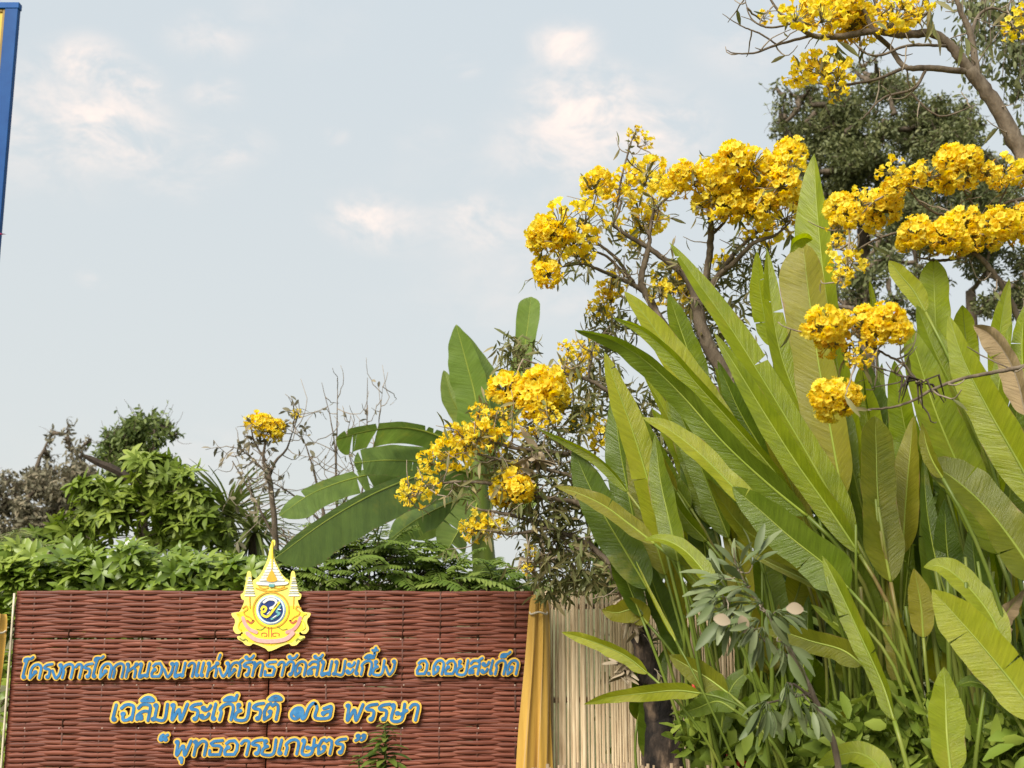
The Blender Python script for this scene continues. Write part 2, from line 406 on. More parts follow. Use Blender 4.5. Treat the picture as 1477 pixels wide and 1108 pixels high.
sign = thing('name_board', 'red-brown woven bamboo board with blue and yellow raised Thai lettering', 'sign', ((SX0 + SX1) / 2, YS, 0))
NST = 7                                    # stakes in each half
def strip_mesh(width, h, phase, seed):
    r = np.random.default_rng(seed)
    mb = MB(); n = NST * 6 + 1
    x = np.linspace(0, width, n)
    sp = width / NST
    wv = np.cos((x / sp - 0.5 + phase) * np.pi)
    y = -0.0042 * np.tanh(1.6 * wv) + 0.0015 * r.normal(size=n)
    z = 0.0022 * np.cumsum(r.normal(size=n)) * 0.35; z -= np.linspace(z[0], z[-1], n)
    hh = h * (0.68 + 0.05 * r.normal(size=n)) * (0.84 + 0.26 * (wv > 0) * np.abs(wv))
    prof = [(-0.0024, -0.6), (-0.0033, 0.0), (-0.0024, 0.6), (0.0, 1.0), (0.003, 0.0), (0.0, -1.0)]
    V = np.stack([np.stack([x, y + a, z + b * hh], -1) for a, b in prof], 1)
    m = len(prof)
    i = np.arange(n - 1)[:, None] * m; j = np.arange(m)[None, :]; k = (j + 1) % m
    mb.add(V.reshape(-1, 3), [np.stack([i + j, i + m + j, i + m + k, i + k], -1).reshape(-1, 4), np.arange(m)[None, :], (np.arange(m)[::-1] + (n - 1) * m)[None, :]])
    return mb.mesh('bamboo_strip', MAT['weave'])
PER = 16
for half in range(2):
    xa, xb = (SX0, SXM - 0.004) if half == 0 else (SXM + 0.004, SX1)
    sh = (ROWS[0] - ROWS[1]) / PER
    pool = [[strip_mesh(xb - xa, sh * 1.02, ph, 31 * half + 7 * ph + s) for s in range(4)] for ph in (0, 1)]
    for ri in range(6):
        zt, zb = ROWS[ri], ROWS[ri + 1]
        gap = [0.002, 0.011 if half == 0 else 0.004, 0.004, 0.004, 0.004, 0.004][ri]
        sp = (xb - xa) / NST
        pan = bpy.data.objects.new('woven_panel', None); COL.objects.link(pan); pan.parent = sign
        pan.matrix_parent_inverse = ROOTINV[sign.name]; ROOTINV[pan.name] = Matrix.Identity(4)
        pm = MB()
        add_tube(pm, [(0, 0, 0), (0.002, 0, -(zt - zb - gap) / 2), (0, 0, -(zt - zb - gap) + 0.002)], 0.007, 6)
        sme = pm.mesh('stake', MAT['stake'])
        for q in range(NST):
            part('stake', sme, pan, mw=Matrix.Translation((xa + (q + 0.5) * sp, YS + 0.012, zt - gap)))
        hgt = (zt - zb - gap) / PER
        for s in range(PER):
            z = zb + 0.002 + hgt * (s + 0.5)
            part('bamboo_strip', pool[(s + ri) % 2][rng.randrange(4)], pan, mw=Matrix.Translation((xa, YS + 0.012, z)))
for ri in (1, 2, 3):                       # nail heads along the seams
    nm = MB()
    ang = np.linspace(0, 2 * np.pi, 7, endpoint=False)
    nm.add([(0, -0.006, 0)] + [(0.0045 * math.cos(a), 0, 0.0045 * math.sin(a)) for a in ang], np.array([(0, (i + 1) % 7 + 1, i + 1) for i in range(7)]))
    nme = nm.mesh('nail', MAT['nail'])
    for q in range(14):
        x = SX0 + (q + 0.5 + rng.uniform(-.08, .08)) * (SX1 - SX0) / 14
        part('nail', nme, sign, mw=Matrix.Translation((x, YS - 0.012, ROWS[ri] - 0.004)))
tm = MB(); add_box(tm, (SX0 + 0.02, YS + 0.026, ROWS[0] - 0.045), (SX1 - 0.02, YS + 0.055, ROWS[0] - 0.005)); 
part('top_rail', tm.mesh('rail', MAT['stake'], False), sign)
for x in (SX0 + 0.05, SXM, SX1 - 0.05):
    bm_ = MB(); add_box(bm_, (x - 0.03, YS + 0.057, -0.05), (x + 0.03, YS + 0.11, ROWS[0] - 0.02))
    part('post', bm_.mesh('post', MAT['stake'], False), sign)
em = MB(); add_tube(em, [(SX0 - 0.006, YS - 0.008, z) for z in np.linspace(ROWS[0] - 0.01, 0.05, 12)], 0.006, 6)
part('edge_cord', em.mesh('cord', MAT['trim']), sign)

# ---------------------------------------------------------------- flat cut-outs from stroke drawings
def seg_dist(px, py, a, b):
    ax, ay = a; bx, by = b
    dx, dy = bx - ax, by - ay
    L2 = dx * dx + dy * dy + 1e-9
    t = np.clip(((px - ax) * dx + (py - ay) * dy) / L2, 0, 1)
    return np.hypot(px - ax - t * dx, py - ay - t * dy)
def sdf_grid(polys, r, step):
    pts = np.array([q for p in polys for q in p])
    x0, y0 = pts.min(0) - r - 2.5 * step; x1, y1 = pts.max(0) + r + 2.5 * step
    gx = np.arange(x0, x1, step); gy = np.arange(y0, y1, step)
    X, Y = np.meshgrid(gx, gy)
    D = np.full(X.shape, 1e9)
    for p in polys:
        for a, b in zip(p[:-1], p[1:]):
            m = r + 3 * step
            i0 = max(0, int((min(a[0], b[0]) - m - x0) / step)); i1 = int((max(a[0], b[0]) + m - x0) / step) + 2
            j0 = max(0, int((min(a[1], b[1]) - m - y0) / step)); j1 = int((max(a[1], b[1]) + m - y0) / step) + 2
            s = (slice(j0, j1), slice(i0, i1))
            D[s] = np.minimum(D[s], seg_dist(X[s], Y[s], a, b))
    return gx, gy, np.minimum(D, r + 3 * step) - r
def contours(gx, gy, D):
    ins = D < 0
    code = ins[:-1, :-1] * 1 + ins[:-1, 1:] * 2 + ins[1:, 1:] * 4 + ins[1:, :-1] * 8
    T = {1: [(3, 0)], 2: [(0, 1)], 3: [(3, 1)], 4: [(1, 2)], 5: [(3, 2), (1, 0)], 6: [(0, 2)], 7: [(3, 2)],
         8: [(2, 3)], 9: [(2, 0)], 10: [(0, 3), (2, 1)], 11: [(2, 1)], 12: [(1, 3)], 13: [(1, 0)], 14: [(0, 3)]}
    nxt = {}
    pos = {}
    def edge(j, i, e):
        if e == 0: k = ('h', j, i)
        elif e == 2: k = ('h', j + 1, i)
        elif e == 3: k = ('v', j, i)
        else: k = ('v', j, i + 1)
        if k not in pos:
            _, a, b = k
            if k[0] == 'h':
                d0, d1 = D[a, b], D[a, b + 1]; t = d0 / (d0 - d1); pos[k] = (gx[b] + t * (gx[b + 1] - gx[b]), gy[a])
            else:
                d0, d1 = D[a, b], D[a + 1, b]; t = d0 / (d0 - d1); pos[k] = (gx[b], gy[a] + t * (gy[a + 1] - gy[a]))
        return k
    for j, i in zip(*np.nonzero((code > 0) & (code < 15))):
        for a, b in T[int(code[j, i])]:
            nxt[edge(j, i, a)] = edge(j, i, b)
    loops = []
    while nxt:
        k, _ = next(iter(nxt.items())); lp = []
        while k in nxt:
            lp.append(pos[k]); k = nxt.pop(k)
        if len(lp) > 5: loops.append(lp)
    return loops
def plate(loops, y, thick, mat, name, bevel=0.0, thin=1):
    """fill closed outlines given in photo pixels on the board's plane; y = distance of the back face"""
    cu = bpy.data.curves.new('tmp', 'CURVE'); cu.dimensions = '2D'; cu.fill_mode = 'BOTH'
    cu.extrude = thick / 2; cu.bevel_depth = bevel
    for lp in loops:
        lp = lp[::thin] if len(lp) > 24 else lp
        s = cu.splines.new('POLY'); s.points.add(len(lp) - 1)
        for k, (a, b) in enumerate(lp):
            X, Z = SP(a, b); s.points[k].co = (X, Z, 0, 1)
        s.use_cyclic_u = True
    o = bpy.data.objects.new('tmp', cu)
    COL.objects.link(o)
    dg = bpy.context.evaluated_depsgraph_get()
    me = bpy.data.meshes.new_from_object(o.evaluated_get(dg))
    bpy.data.objects.remove(o); bpy.data.curves.remove(cu)
    v = np.zeros(len(me.vertices) * 3); me.vertices.foreach_get('co', v); v = v.reshape(-1, 3)
    w = np.stack([v[:, 0], y - thick / 2 - v[:, 2], v[:, 1]], -1)
    me.vertices.foreach_set('co', w.ravel()); me.name = name
    me.materials.clear(); me.materials.append(mat); me.update()
    return me

MAT['letter_blue'] = simple_mat('blue letter face', [(0.28, (0.018, 0.105, 0.26)), (0.55, (0.035, 0.170, 0.38)), (0.75, (0.09, 0.235, 0.36))], 28, 0.5, 0.15, detail=6)
MAT['letter_yellow'] = simple_mat('yellow letter backing', [(0.3, (0.74, 0.43, 0.05)), (0.7, (0.82, 0.53, 0.10))], 9, 0.55, 0.1)

# ---------------------------------------------------------------- Thai stroke letters (x right, y up, body height 1)
def O(x, y, r=0.055):
    return [(x + r * math.cos(a), y + r * math.sin(a)) for a in np.linspace(0, 2 * np.pi, 9)]
G = {
 'ค': (.78, [[(.1, 0), (.07, .55), (.18, .86), (.4, .97), (.6, .86), (.68, .6), (.68, 0)], [(.1, 0), (.32, .33)], O(.35, .43)]),
 'ศ': (.80, [[(.1, 0), (.07, .55), (.18, .86), (.4, .95), (.6, .84), (.68, .6), (.68, 0)], [(.1, 0), (.32, .33)], O(.35, .43), [(.52, .88), (.74, 1.12)]]),
 'ด': (.78, [[(.15, 0), (.07, .5), (.18, .86), (.4, .97), (.6, .86), (.68, .6), (.68, 0)], [(.15, 0), (.36, .22), (.36, .42)], O(.33, .47)]),
 'ต': (.80, [[(.13, 0), (.06, .5), (.15, .88), (.28, .96), (.38, .82), (.5, .96), (.64, .85), (.69, .6), (.69, 0)], [(.13, 0), (.36, .22), (.36, .42)], O(.33, .46)]),
 'ร': (.58, [[(.52, .98), (.22, .92), (.08, .76), (.14, .66), (.36, .62), (.46, .48), (.46, .12)], O(.39, .08)]),
 'ง': (.62, [[(.04, .52), (.30, .02), (.42, .03), (.54, .35), (.54, .86)], O(.46, .9)]),
 'ก': (.76, [[(.12, 0), (.13, .46), (.04, .64), (.18, .88), (.4, .97), (.58, .88), (.66, .62), (.66, 0)]]),
 'า': (.52, [[(.06, .74), (.16, .93), (.34, .93), (.43, .74), (.43, 0)]]),
 'ห': (.80, [O(.1, .9), [(.16, .86), (.16, 0)], [(.16, .36), (.52, .72), (.6, .84)], O(.63, .9), [(.5, .68), (.66, .48), (.68, 0)]]),
 'น': (.82, [O(.1, .9), [(.17, .86), (.17, .0), (.52, .16)], [(.64, .96), (.64, .12)], O(.62, .08, .06), [(.17, .1), (.6, .14)]]),
 'อ': (.76, [O(.2, .5), [(.14, .46), (.08, .25), (.13, .03), (.58, .03), (.66, .3), (.64, .7), (.46, .95), (.2, .92), (.08, .76)]]),
 'เ': (.36, [[(.14, .96), (.12, .12)], O(.19, .08)]),
 'แ': (.66, [[(.14, .96), (.12, .12)], O(.19, .08), [(.44, .96), (.42, .12)], O(.49, .08)]),
 'โ': (.50, [[(.04, 1.2), (.06, 1.34), (.2, 1.38), (.40, 1.36), (.52, 1.48)], [(.22, 1.34), (.16, .9), (.14, .12)], O(.21, .08)]),
 'ท': (.80, [O(.1, .9), [(.17, .86), (.17, 0)], [(.17, .5), (.36, .88), (.52, .94), (.66, .8), (.68, .5), (.68, 0)]]),
 'ธ': (.76, [[(.62, .97), (.22, .93), (.09, .78), (.2, .64), (.52, .62), (.66, .46), (.63, .03), (.13, .03), (.10, .32)]]),
 'ว': (.60, [[(.06, .74), (.18, .94), (.36, .96), (.5, .78), (.5, .12)], O(.42, .08)]),
 'ล': (.78, [[(.08, .74), (.22, .95), (.48, .95), (.64, .78), (.66, 0)], [(.66, .52), (.36, .56), (.12, .32), (.12, .08)], [(.13, .06), (.32, .28)], O(.3, .14)]),
 'ส': (.80, [[(.08, .74), (.22, .93), (.48, .93), (.64, .76), (.66, 0)], [(.66, .52), (.36, .56), (.12, .32), (.12, .08)], [(.13, .06), (.32, .28)], O(.3, .14), [(.5, .9), (.74, 1.13)]]),
 'ม': (.82, [O(.1, .9), [(.17, .86), (.17, .06)], O(.12, .08), [(.17, .08), (.64, .04), (.64, .97)]]),
 'ย': (.76, [O(.12, .88), [(.1, .78), (.14, .6), (.28, .54), (.1, .42), (.1, .03), (.62, .03), (.62, .97)]]),
 'ฉ': (.78, [[(.06, .74), (.22, .95), (.48, .95), (.64, .76), (.66, .04)], O(.2, .4), [(.2, .34), (.26, .05), (.46, .05), (.62, .2)]]),
 'พ': (.88, [O(.09, .9), [(.14, .86), (.2, .02), (.42, .66), (.60, .02), (.76, .97)]]),
 'ษ': (.84, [O(.1, .9), [(.17, .86), (.17, .03), (.62, .03), (.62, .97)], O(.38, .42), [(.38, .46), (.55, .38), (.78, .58)]]),
 'ะ': (.50, [O(.10, .72), [(.06, .66), (.2, .58), (.36, .68), (.42, .86)], O(.10, .24), [(.06, .18), (.2, .1), (.36, .2), (.42, .38)]]),
 '.': (.26, [O(.1, .05, .04)]),
 ' ': (.45, []),
 'ั': (0, [O(-.46, 1.3, .05), [(-.46, 1.22), (-.3, 1.19), (-.12, 1.24), (-.02, 1.42)]]),
 'ิ': (0, [[(-.62, 1.18), (-.5, 1.34), (-.34, 1.40), (-.18, 1.34), (-.08, 1.18), (-.62, 1.18)]]),
 'ี': (0, [[(-.62, 1.18), (-.5, 1.32), (-.34, 1.36), (-.2, 1.30), (-.1, 1.18), (-.62, 1.18)], [(-.1, 1.18), (-.06, 1.48)]]),
 '่': (0, [[(-.14, 1.2), (-.1, 1.5)]]),
 '๋': (0, [[(-.12, 1.52), (-.08, 1.88)], [(-.26, 1.7), (.06, 1.7)]]),
 '้': (0, [O(-.36, 1.42, .05), [(-.34, 1.34), (-.2, 1.3), (-.02, 1.5)]]),
 '็': (0, [[(-.5, 1.2), (-.46, 1.36), (-.3, 1.4), (-.22, 1.26), (-.36, 1.2)], [(-.3, 1.4), (-.1, 1.42), (.02, 1.56)]]),
 'ุ': (0, [O(-.44, -.2, .05), [(-.38, -.2), (-.36, -.48)]]),
 '๗': (1.12, [[(.38, .42), (.30, .28), (.20, .38), (.26, .56), (.42, .54), (.48, .34), (.36, .1), (.14, .12), (.04, .38), (.18, .68), (.44, .72), (.58, .5), (.60, .10), (.74, .16), (.84, .76), (1.0, 1.0), (1.14, .94)]]),
 '๒': (1.0, [[(.0, .96), (.12, .7), (.14, .12), (.78, .10), (.84, .45), (.8, .78), (.62, .74), (.46, .66)], O(.48, .38), [(.48, .3), (.62, .46), (.78, .5)]]),
 '“': (.5, [O(.12, .12, .05), [(.06, .12), (.08, .28), (.18, .36)], O(.36, .12, .05), [(.30, .12), (.32, .28), (.42, .36)]]),
 '”': (.5, [O(.10, .26, .05), [(.16, .26), (.14, .10), (.04, .02)], O(.34, .26, .05), [(.40, .26), (.38, .10), (.28, .02)]]),
}
def text_line(segs, rad, border):
    allp = []
    glyphs = []
    for (txt, x0, x1, b0, b1, h) in segs:
        nat = sum(G[c][0] for c in txt) - 0.1
        sx = (x1 - x0 - 0.2 * h) / nat
        cx = 0.0
        for c in txt:
            w, st = G[c]
            st2 = []
            for p in st:
                q = smooth_path(p, max(6, 4 * len(p))) if len(p) > 2 and len(p) != 9 else p
                st2.append([(x0 + (cx + a) * sx + 0.22 * h * b, b0 + (b1 - b0) * ((cx + a) * sx) / (x1 - x0) - b * h) for a, b in q])
            if st2: glyphs.append(st2); allp += st2
            cx += w
    bk = plate(contours(*sdf_grid(allp, rad + border, 0.8)), YS - 0.007, 0.009, MAT['letter_yellow'], 'letter_backing', 0.0)
    back = part('letter_backing', bk, sign)
    for g in glyphs:
        me = plate(contours(*sdf_grid(g, rad, 0.5)), YS - 0.0162, 0.004, MAT['letter_blue'], 'letter', 0.0)
        part('letter', me, back)
text_line([('โครงการโคกหนองนาแห่งศรัทธาวัดสันมะเกี๋ยง', 31, 570, 978, 972, 20.5), ('อ.ดอยสะเก็ด', 599, 748, 972, 972, 20.5)], 1.75, 2.1)
text_line([('เฉลิมพระเกียรติ', 160, 404, 1039, 1037, 24), ('๗๒', 418, 482, 1038, 1037, 24), ('พรรษา', 495, 604, 1039, 1038, 24)], 2.15, 2.7)
text_line([('“', 230, 246, 1069, 1069, 27), ('พุทธอารยเกษตร', 250, 498, 1089, 1086, 21.5), ('”', 512, 531, 1068, 1067, 27)], 2.0, 2.3)

# ================================================================ the emblem on the board
EY = YS - 0.012
emb = thing('emblem', 'yellow cut-out crest with tiered white crown and blue monogram on woven board', 'emblem', (SP(393, 850)[0], EY, SP(393, 938)[1]))
def C(pts): return [(310 + x / 6.156, 770 + y / 6.156) for x, y in pts]
def col(name, c, v=0.12):
    return simple_mat(name, [(0.3, tuple(k * (1 - v) for k in c)), (0.7, tuple(min(1, k * (1 + v)) for k in c))], 60, 0.5, 0.08)
MAT['em_yellow'] = col('crest yellow', (0.80, 0.60, 0.045)); MAT['em_pale'] = col('crest pale yellow', (0.84, 0.72, 0.16))
MAT['em_gold'] = col('crest gold', (0.60, 0.33, 0.035)); MAT['em_white'] = col('crest white', (0.72, 0.70, 0.64)); MAT['em_lblue'] = col('crest light blue', (0.27, 0.45, 0.66))
MAT['em_navy'] = col('crest navy', (0.015, 0.035, 0.15)); MAT['em_pink'] = col('crest pink', (0.70, 0.33, 0.31)); MAT['em_teal'] = col('crest teal', (0.12, 0.33, 0.33))
MAT['em_green'] = col('crest olive', (0.22, 0.25, 0.05)); MAT['em_red'] = col('crest rust', (0.55, 0.17, 0.06)); MAT['em_grey'] = col('crest grey', (0.42, 0.45, 0.44))
half = [(505, 120), (490, 200), (470, 262), (455, 290), (425, 350), (385, 395), (355, 415), (350, 450), (343, 400), (335, 345), (320, 330), (304, 345), (295, 400), (283, 460), (268, 520), (245, 540), (256, 580), (278, 592), (262, 640),
        (236, 690), (205, 697), (165, 705), (172, 735), (190, 752), (196, 790), (180, 830), (182, 856), (205, 885), (240, 884), (258, 866), (266, 898), (240, 905), (215, 910), (222, 935), (262, 958), (290, 986), (330, 992), (356, 975), (400, 988), (440, 1005), (470, 1020)]
outline = [(512, 75), (520, 56), (540, 60), (541, 100), (524, 130)] + [(1020 - x + 0, y) for x, y in half[1:]] + [(487, 1042)] + [(x - 8, y) for x, y in half[::-1]]
def soft(pts, n=None):
    p = smooth_path(pts + [pts[0]], (n or 3) * len(pts) + 1)[:-1]
    return [tuple(q) for q in p]
def fill(name, pts, lvl, mat, parent=emb, t=0.003):
    return part(name, plate([C(pts)], EY - 0.010 - 0.0032 * lvl, t, MAT[mat], name), parent)
def stroke(name, polys, r, lvl, mat, parent=emb):
    pp = [C([tuple(q) for q in smooth_path(p, 4 * len(p))] if len(p) > 2 else p) for p in polys]
    return part(name, plate(contours(*sdf_grid(pp, r / 6.156, 0.4)), EY - 0.010 - 0.0032 * lvl, 0.003, MAT[mat], name), parent)
board = part('crest_board', plate([C(soft(outline, 3))], EY, 0.012, MAT['em_pale'], 'crest_board'), emb)
def circ(cx, cy, r, n=40): return [(cx + r * math.cos(a), cy + r * math.sin(a)) for a in np.linspace(0, 2 * np.pi, n, endpoint=False)]
inner = [(502 + (x - 502) * 0.90, 690 + (y - 690) * 0.95) for x, y in outline if y > 500]
fill('crest_field', [(502 + (x - 502) * 0.9, 640 + (y - 640) * 0.93) for x, y in half[18:]] + [(1004 - (502 + (x - 502) * 0.9), 640 + (y - 640) * 0.93) for x, y in half[18:][::-1]], 0, 'em_yellow', board)
stroke('gold_ring', [circ(507, 675, 158) + [(665, 675)]], 7, 1, 'em_gold', board)
fill('blue_ring', circ(507, 675, 130), 1, 'em_lblue', board)
stroke('ring_line', [circ(507, 675, 116) + [(623, 675)]], 4, 2, 'em_white', board)
fill('navy_disc', circ(507, 675, 104), 2, 'em_navy', board)
stroke('white_monogram', [[(448, 606), (490, 580), (545, 588), (556, 618), (535, 646), (505, 660)]], 11, 3, 'em_white', board)
stroke('yellow_monogram', [[(425, 668), (442, 645), (466, 660), (452, 690), (428, 690), (436, 720), (470, 735), (500, 715), (545, 655), (580, 610)]], 10, 3, 'em_yellow', board)
stroke('teal_monogram', [[(590, 640), (560, 690), (585, 705), (550, 735), (515, 755)]], 9, 3, 'em_teal', board)
stroke('white_monogram', [[(500, 690), (478, 712)], [(572, 668), (596, 672)], [(530, 742), (556, 726)]], 4, 4, 'em_white', board)
tiers = [(436, 138), (408, 108), (384, 92), (358, 76), (332, 62), (306, 48), (282, 36), (258, 25), (236, 15)]
for k, (y, w) in enumerate(tiers):
    fill('crown_tier', soft([(515 - w, y + 8), (515 - w * .92, y - 8), (515, y - 12), (515 + w * .92, y - 8), (515 + w, y + 8), (515, y + 3)], 4), 1, 'em_white' if k else 'em_grey', board)
    if k: stroke('tier_line', [[(515 - w, y + 12), (515, y + 8), (515 + w, y + 12)]], 3, 1.05, 'em_grey', board)
fill('crown_jewel', soft([(515, 312), (540, 360), (560, 400), (556, 420), (515, 428), (474, 420), (470, 400), (490, 360)], 4), 2, 'em_gold', board)
fill('crown_band', soft([(385, 425), (470, 440), (560, 440), (648, 425), (650, 448), (560, 458), (470, 458), (385, 450)], 3), 2.1, 'em_white', board)
fill('crown_stone', [(488, 446), (542, 446), (536, 472), (494, 472)], 3, 'em_teal', board)
stroke('spire_line', [[(519, 70), (519, 120), (517, 300)]], 6, 2, 'em_yellow', board)
for cx in (318, 708):
    for k in range(8):
        y = 552 - 22 * k; w = 46 - 4.6 * k
        fill('parasol_tier', soft([(cx - w, y), (cx - w * .8, y - 13), (cx + w * .8, y - 13), (cx + w, y)], 3), 1, 'em_white' if k % 2 == 0 else 'em_grey', board)
    s = -1 if cx < 500 else 1
    stroke('parasol_pole', [[(cx, 556), (cx - s * 4, 660)]], 4, 1, 'em_gold', board)
    q = lambda pts: [(cx + s * a, b) for a, b in pts]
    stroke('scroll', [q([(62, 660), (30, 640), (20, 670), (50, 690), (40, 720), (0, 740), (-30, 770)])], 6, 1, 'em_gold', board)
    stroke('scroll', [q([(110, 710), (84, 720), (70, 760), (92, 790), (100, 830), (76, 850)])], 5, 1, 'em_yellow', board)
    stroke('scroll', [q([(88, 924), (60, 940), (36, 930), (20, 946)])], 5, 1, 'em_green', board)
    stroke('scroll', [q([(-60, 842), (-100, 850), (-140, 825)])], 4, 1, 'em_green', board)
    stroke('pink_ribbon', [q([(58, 745), (38, 800), (0, 845), (-60, 872)])], 15, 1.5, 'em_pink', board)
    stroke('floral_boss', [q([(20, 770), (-10, 790), (-34, 770)])], 9, 1, 'em_red', board)
stroke('pink_ribbon', [[(300, 882), (360, 930), (430, 948), (505, 952), (580, 946), (650, 926), (700, 880)]], 18, 2, 'em_pink', board)
stroke('key_pattern', [[(425, 905), (425, 880), (465, 880), (465, 905), (445, 905)], [(575, 905), (575, 880), (525, 880), (525, 905), (550, 905)], [(485, 830), (485, 912)], [(510, 830), (510, 912)]], 3.2, 1, 'em_red', board)
stroke('crest_swag', [[(372, 480), (430, 500), (507, 508), (590, 498), (648, 478)], [(400, 470), (440, 486), (480, 480)], [(540, 480), (585, 484), (625, 468)]], 5, 1, 'em_gold', board)

# ================================================================ cloth drapes
MAT['satin'] = simple_mat('golden satin', [(0.3, (0.33, 0.185, 0.025)), (0.7, (0.48, 0.295, 0.055))], 5, 0.42, 0.25, (4, 4, .4), 4, spec=0.5, sheen=0.3, dist=0.01)
def drape(name, label, cx_top, cx_bot, w_top, w_bot, z0, z1, seed, yoff):
    r = np.random.default_rng(seed)
    nu, nv = 44, 56
    u = np.linspace(0, 1, nu); v = np.linspace(0, 1, nv)
    U, Vv = np.meshgrid(u, v)
    gather = np.clip(Vv * 1.15, 0, 1) ** 0.55
    w = w_top + (w_bot - w_top) * gather
    cx = cx_top + (cx_bot - cx_top) * Vv
    warp = U + 0.03 * np.sin(U * 9 + seed)
    X = cx + (warp - 0.5) * w + 0.006 * np.sin(Vv * 7 + U * 20)
    dep = 0.022 * np.sin(warp * 2 * np.pi * 2.3 + 0.6 * np.sin(Vv * 3)) + 0.008 * np.sin(warp * 2 * np.pi * 5.3 + 1.3 + Vv * 1.4)
    Y = YS - yoff + dep * (0.35 + 0.65 * Vv) - 0.02 * np.cos((U - .5) * np.pi)
    Z = z0 + (z1 - z0) * Vv - 0.012 * np.abs(U - 0.45) * (Vv < 0.03)
    mb = MB()
    i = np.arange(nv - 1)[:, None] * nu + np.arange(nu - 1)[None, :]
    mb.add(np.stack([X, Y, Z], -1).reshape(-1, 3), np.stack([i, i + 1, i + nu + 1, i + nu], -1).reshape(-1, 4), np.stack([U, Vv], -1).reshape(-1, 2))
    t = thing(name, label, 'drape', (cx_bot, YS - yoff, z1))
    cl = part('cloth', mb.mesh('cloth', MAT['satin']), t)
    km = MB()
    a = np.linspace(0, 2 * np.pi, 24)
    add_tube(km, np.stack([cx_top + (w_top * .62) * np.cos(a) * 1.0, YS - yoff - 0.005 + 0.05 * np.sin(a), z0 - 0.10 + 0.006 * np.sin(3 * a)], -1), 0.006, 6, False)
    part('tie_cord', km.mesh('tie', MAT['trim']), t)
    return t
xt, zt = SP(777, 857); xb, zb = SP(768, 1108)
drape('drape', 'gathered golden satin drape hanging between the woven board and bamboo screen', xt - .002, xb + .006, 0.075, 0.205, zt, 0.35, 3, 0.05)
xl, zl = SP(3, 884)
drape('drape', 'golden satin drape beside the cord-edged end of the woven board', xl - .005, xl - 0.075, 0.07, 0.16, zl, 0.35, 5, 0.03)

# ================================================================ bamboo screen and low paling
MAT['bamboo'] = simple_mat('split bamboo', [(0.25, (0.30, 0.20, 0.105)), (0.42, (0.52, 0.385, 0.235)), (0.58, (0.66, 0.52, 0.335)), (0.75, (0.76, 0.64, 0.46))], 8, 0.6, 0.35, (9, 9, .55), 7, 'World', 0.35)
MAT['bamboo_rail'] = simple_mat('old bamboo rail', [(0.3, (0.16, 0.11, 0.065)), (0.7, (0.30, 0.22, 0.14))], 14, 0.7, 0.4)
scx0, scz = SP(786, 852)
def slat_mesh(h, w, seed):
    r = np.random.default_rng(seed); mb = MB(); n = 9
    z = np.linspace(0, h, n)
    bx = np.cumsum(r.normal(size=n)) * 0.0010; bx -= np.linspace(bx[0], bx[-1], n)
    node = r.integers(2, 7)
    ww = np.full(n, w); ww[node] *= 1.28
    prof = [(-.52, 0), (-.36, -.26), (.36, -.26), (.52, 0)]
    V = np.stack([np.stack([bx + a * ww, b * ww, z], -1) for a, b in prof], 1); m = 4
    i = np.arange(n - 1)[:, None] * m; j = np.arange(m)[None, :]; k = (j + 1) % m
    mb.add(V.reshape(-1, 3), [np.stack([i + j, i + k, i + m + k, i + m + j], -1).reshape(-1, 4), (np.arange(m) + (n - 1) * m)[None, :]])
    return mb.mesh('slat', MAT['bamboo'])
screen = thing('bamboo_screen', 'pale screen of upright split bamboo slats behind the dark trunk', 'fence', (scx0 + .5, YS + .06, 0))
x = scx0; SW = [0.010, 0.013, 0.017, 0.022]
pool = {w: [slat_mesh(scz, w, int(w * 1e4) + s) for s in range(4)] for w in SW}
while x < scx0 + 1.15:
    w = rng.choice(SW)
    tilt = rng.gauss(0, 0.0018)
    part('slat', rng.choice(pool[w]), screen, mw=Matrix.Translation((x + w / 2, YS + 0.05 + rng.uniform(-.004, .004), rng.uniform(-.035, 0.01))) @ Matrix.Rotation(tilt, 4, 'Y'))
    x += w + rng.choice([0.0005, 0.001, 0.002, 0.006])
for z in (0.3, 1.0, 1.5):
    rm = MB(); add_tube(rm, [(scx0 - .02, YS + .075, z), (scx0 + .6, YS + .078, z + .01), (scx0 + 1.17, YS + .075, z)], 0.016, 8); part('rail', rm.mesh('rail', MAT['bamboo_rail']), screen)
PALY = 5.0
pal = thing('low_bamboo_paling', 'low row of thin upright bamboo stakes along the plant bed', 'fence', (P(960, 1100, PALY).x, PALY, 0))
zp = P(900, 1104, PALY).z
ppool = [slat_mesh(zp, w * .9, 90 + k) for k, w in enumerate((.011, .013, .015, .017))]
for m_ in ppool: m_.materials.clear(); m_.materials.append(MAT['bamboo_rail'])
x = P(772, 1100, PALY).x
while x < P(1165, 1100, PALY).x:
    part('stake', rng.choice(ppool), pal, mw=Matrix.Translation((x, PALY + rng.uniform(-.006, .006), rng.uniform(-.03, .012))) @ Matrix.Rotation(rng.gauss(0, .012), 4, 'Y'))
    x += rng.uniform(.014, .021)
rm = MB(); add_tube(rm, [(P(772, 1100, PALY).x, PALY + .02, zp * .7), (P(1165, 1100, PALY).x, PALY + .02, zp * .7)], .012, 8); part('rail', rm.mesh('rail', MAT['bamboo_rail']), pal)

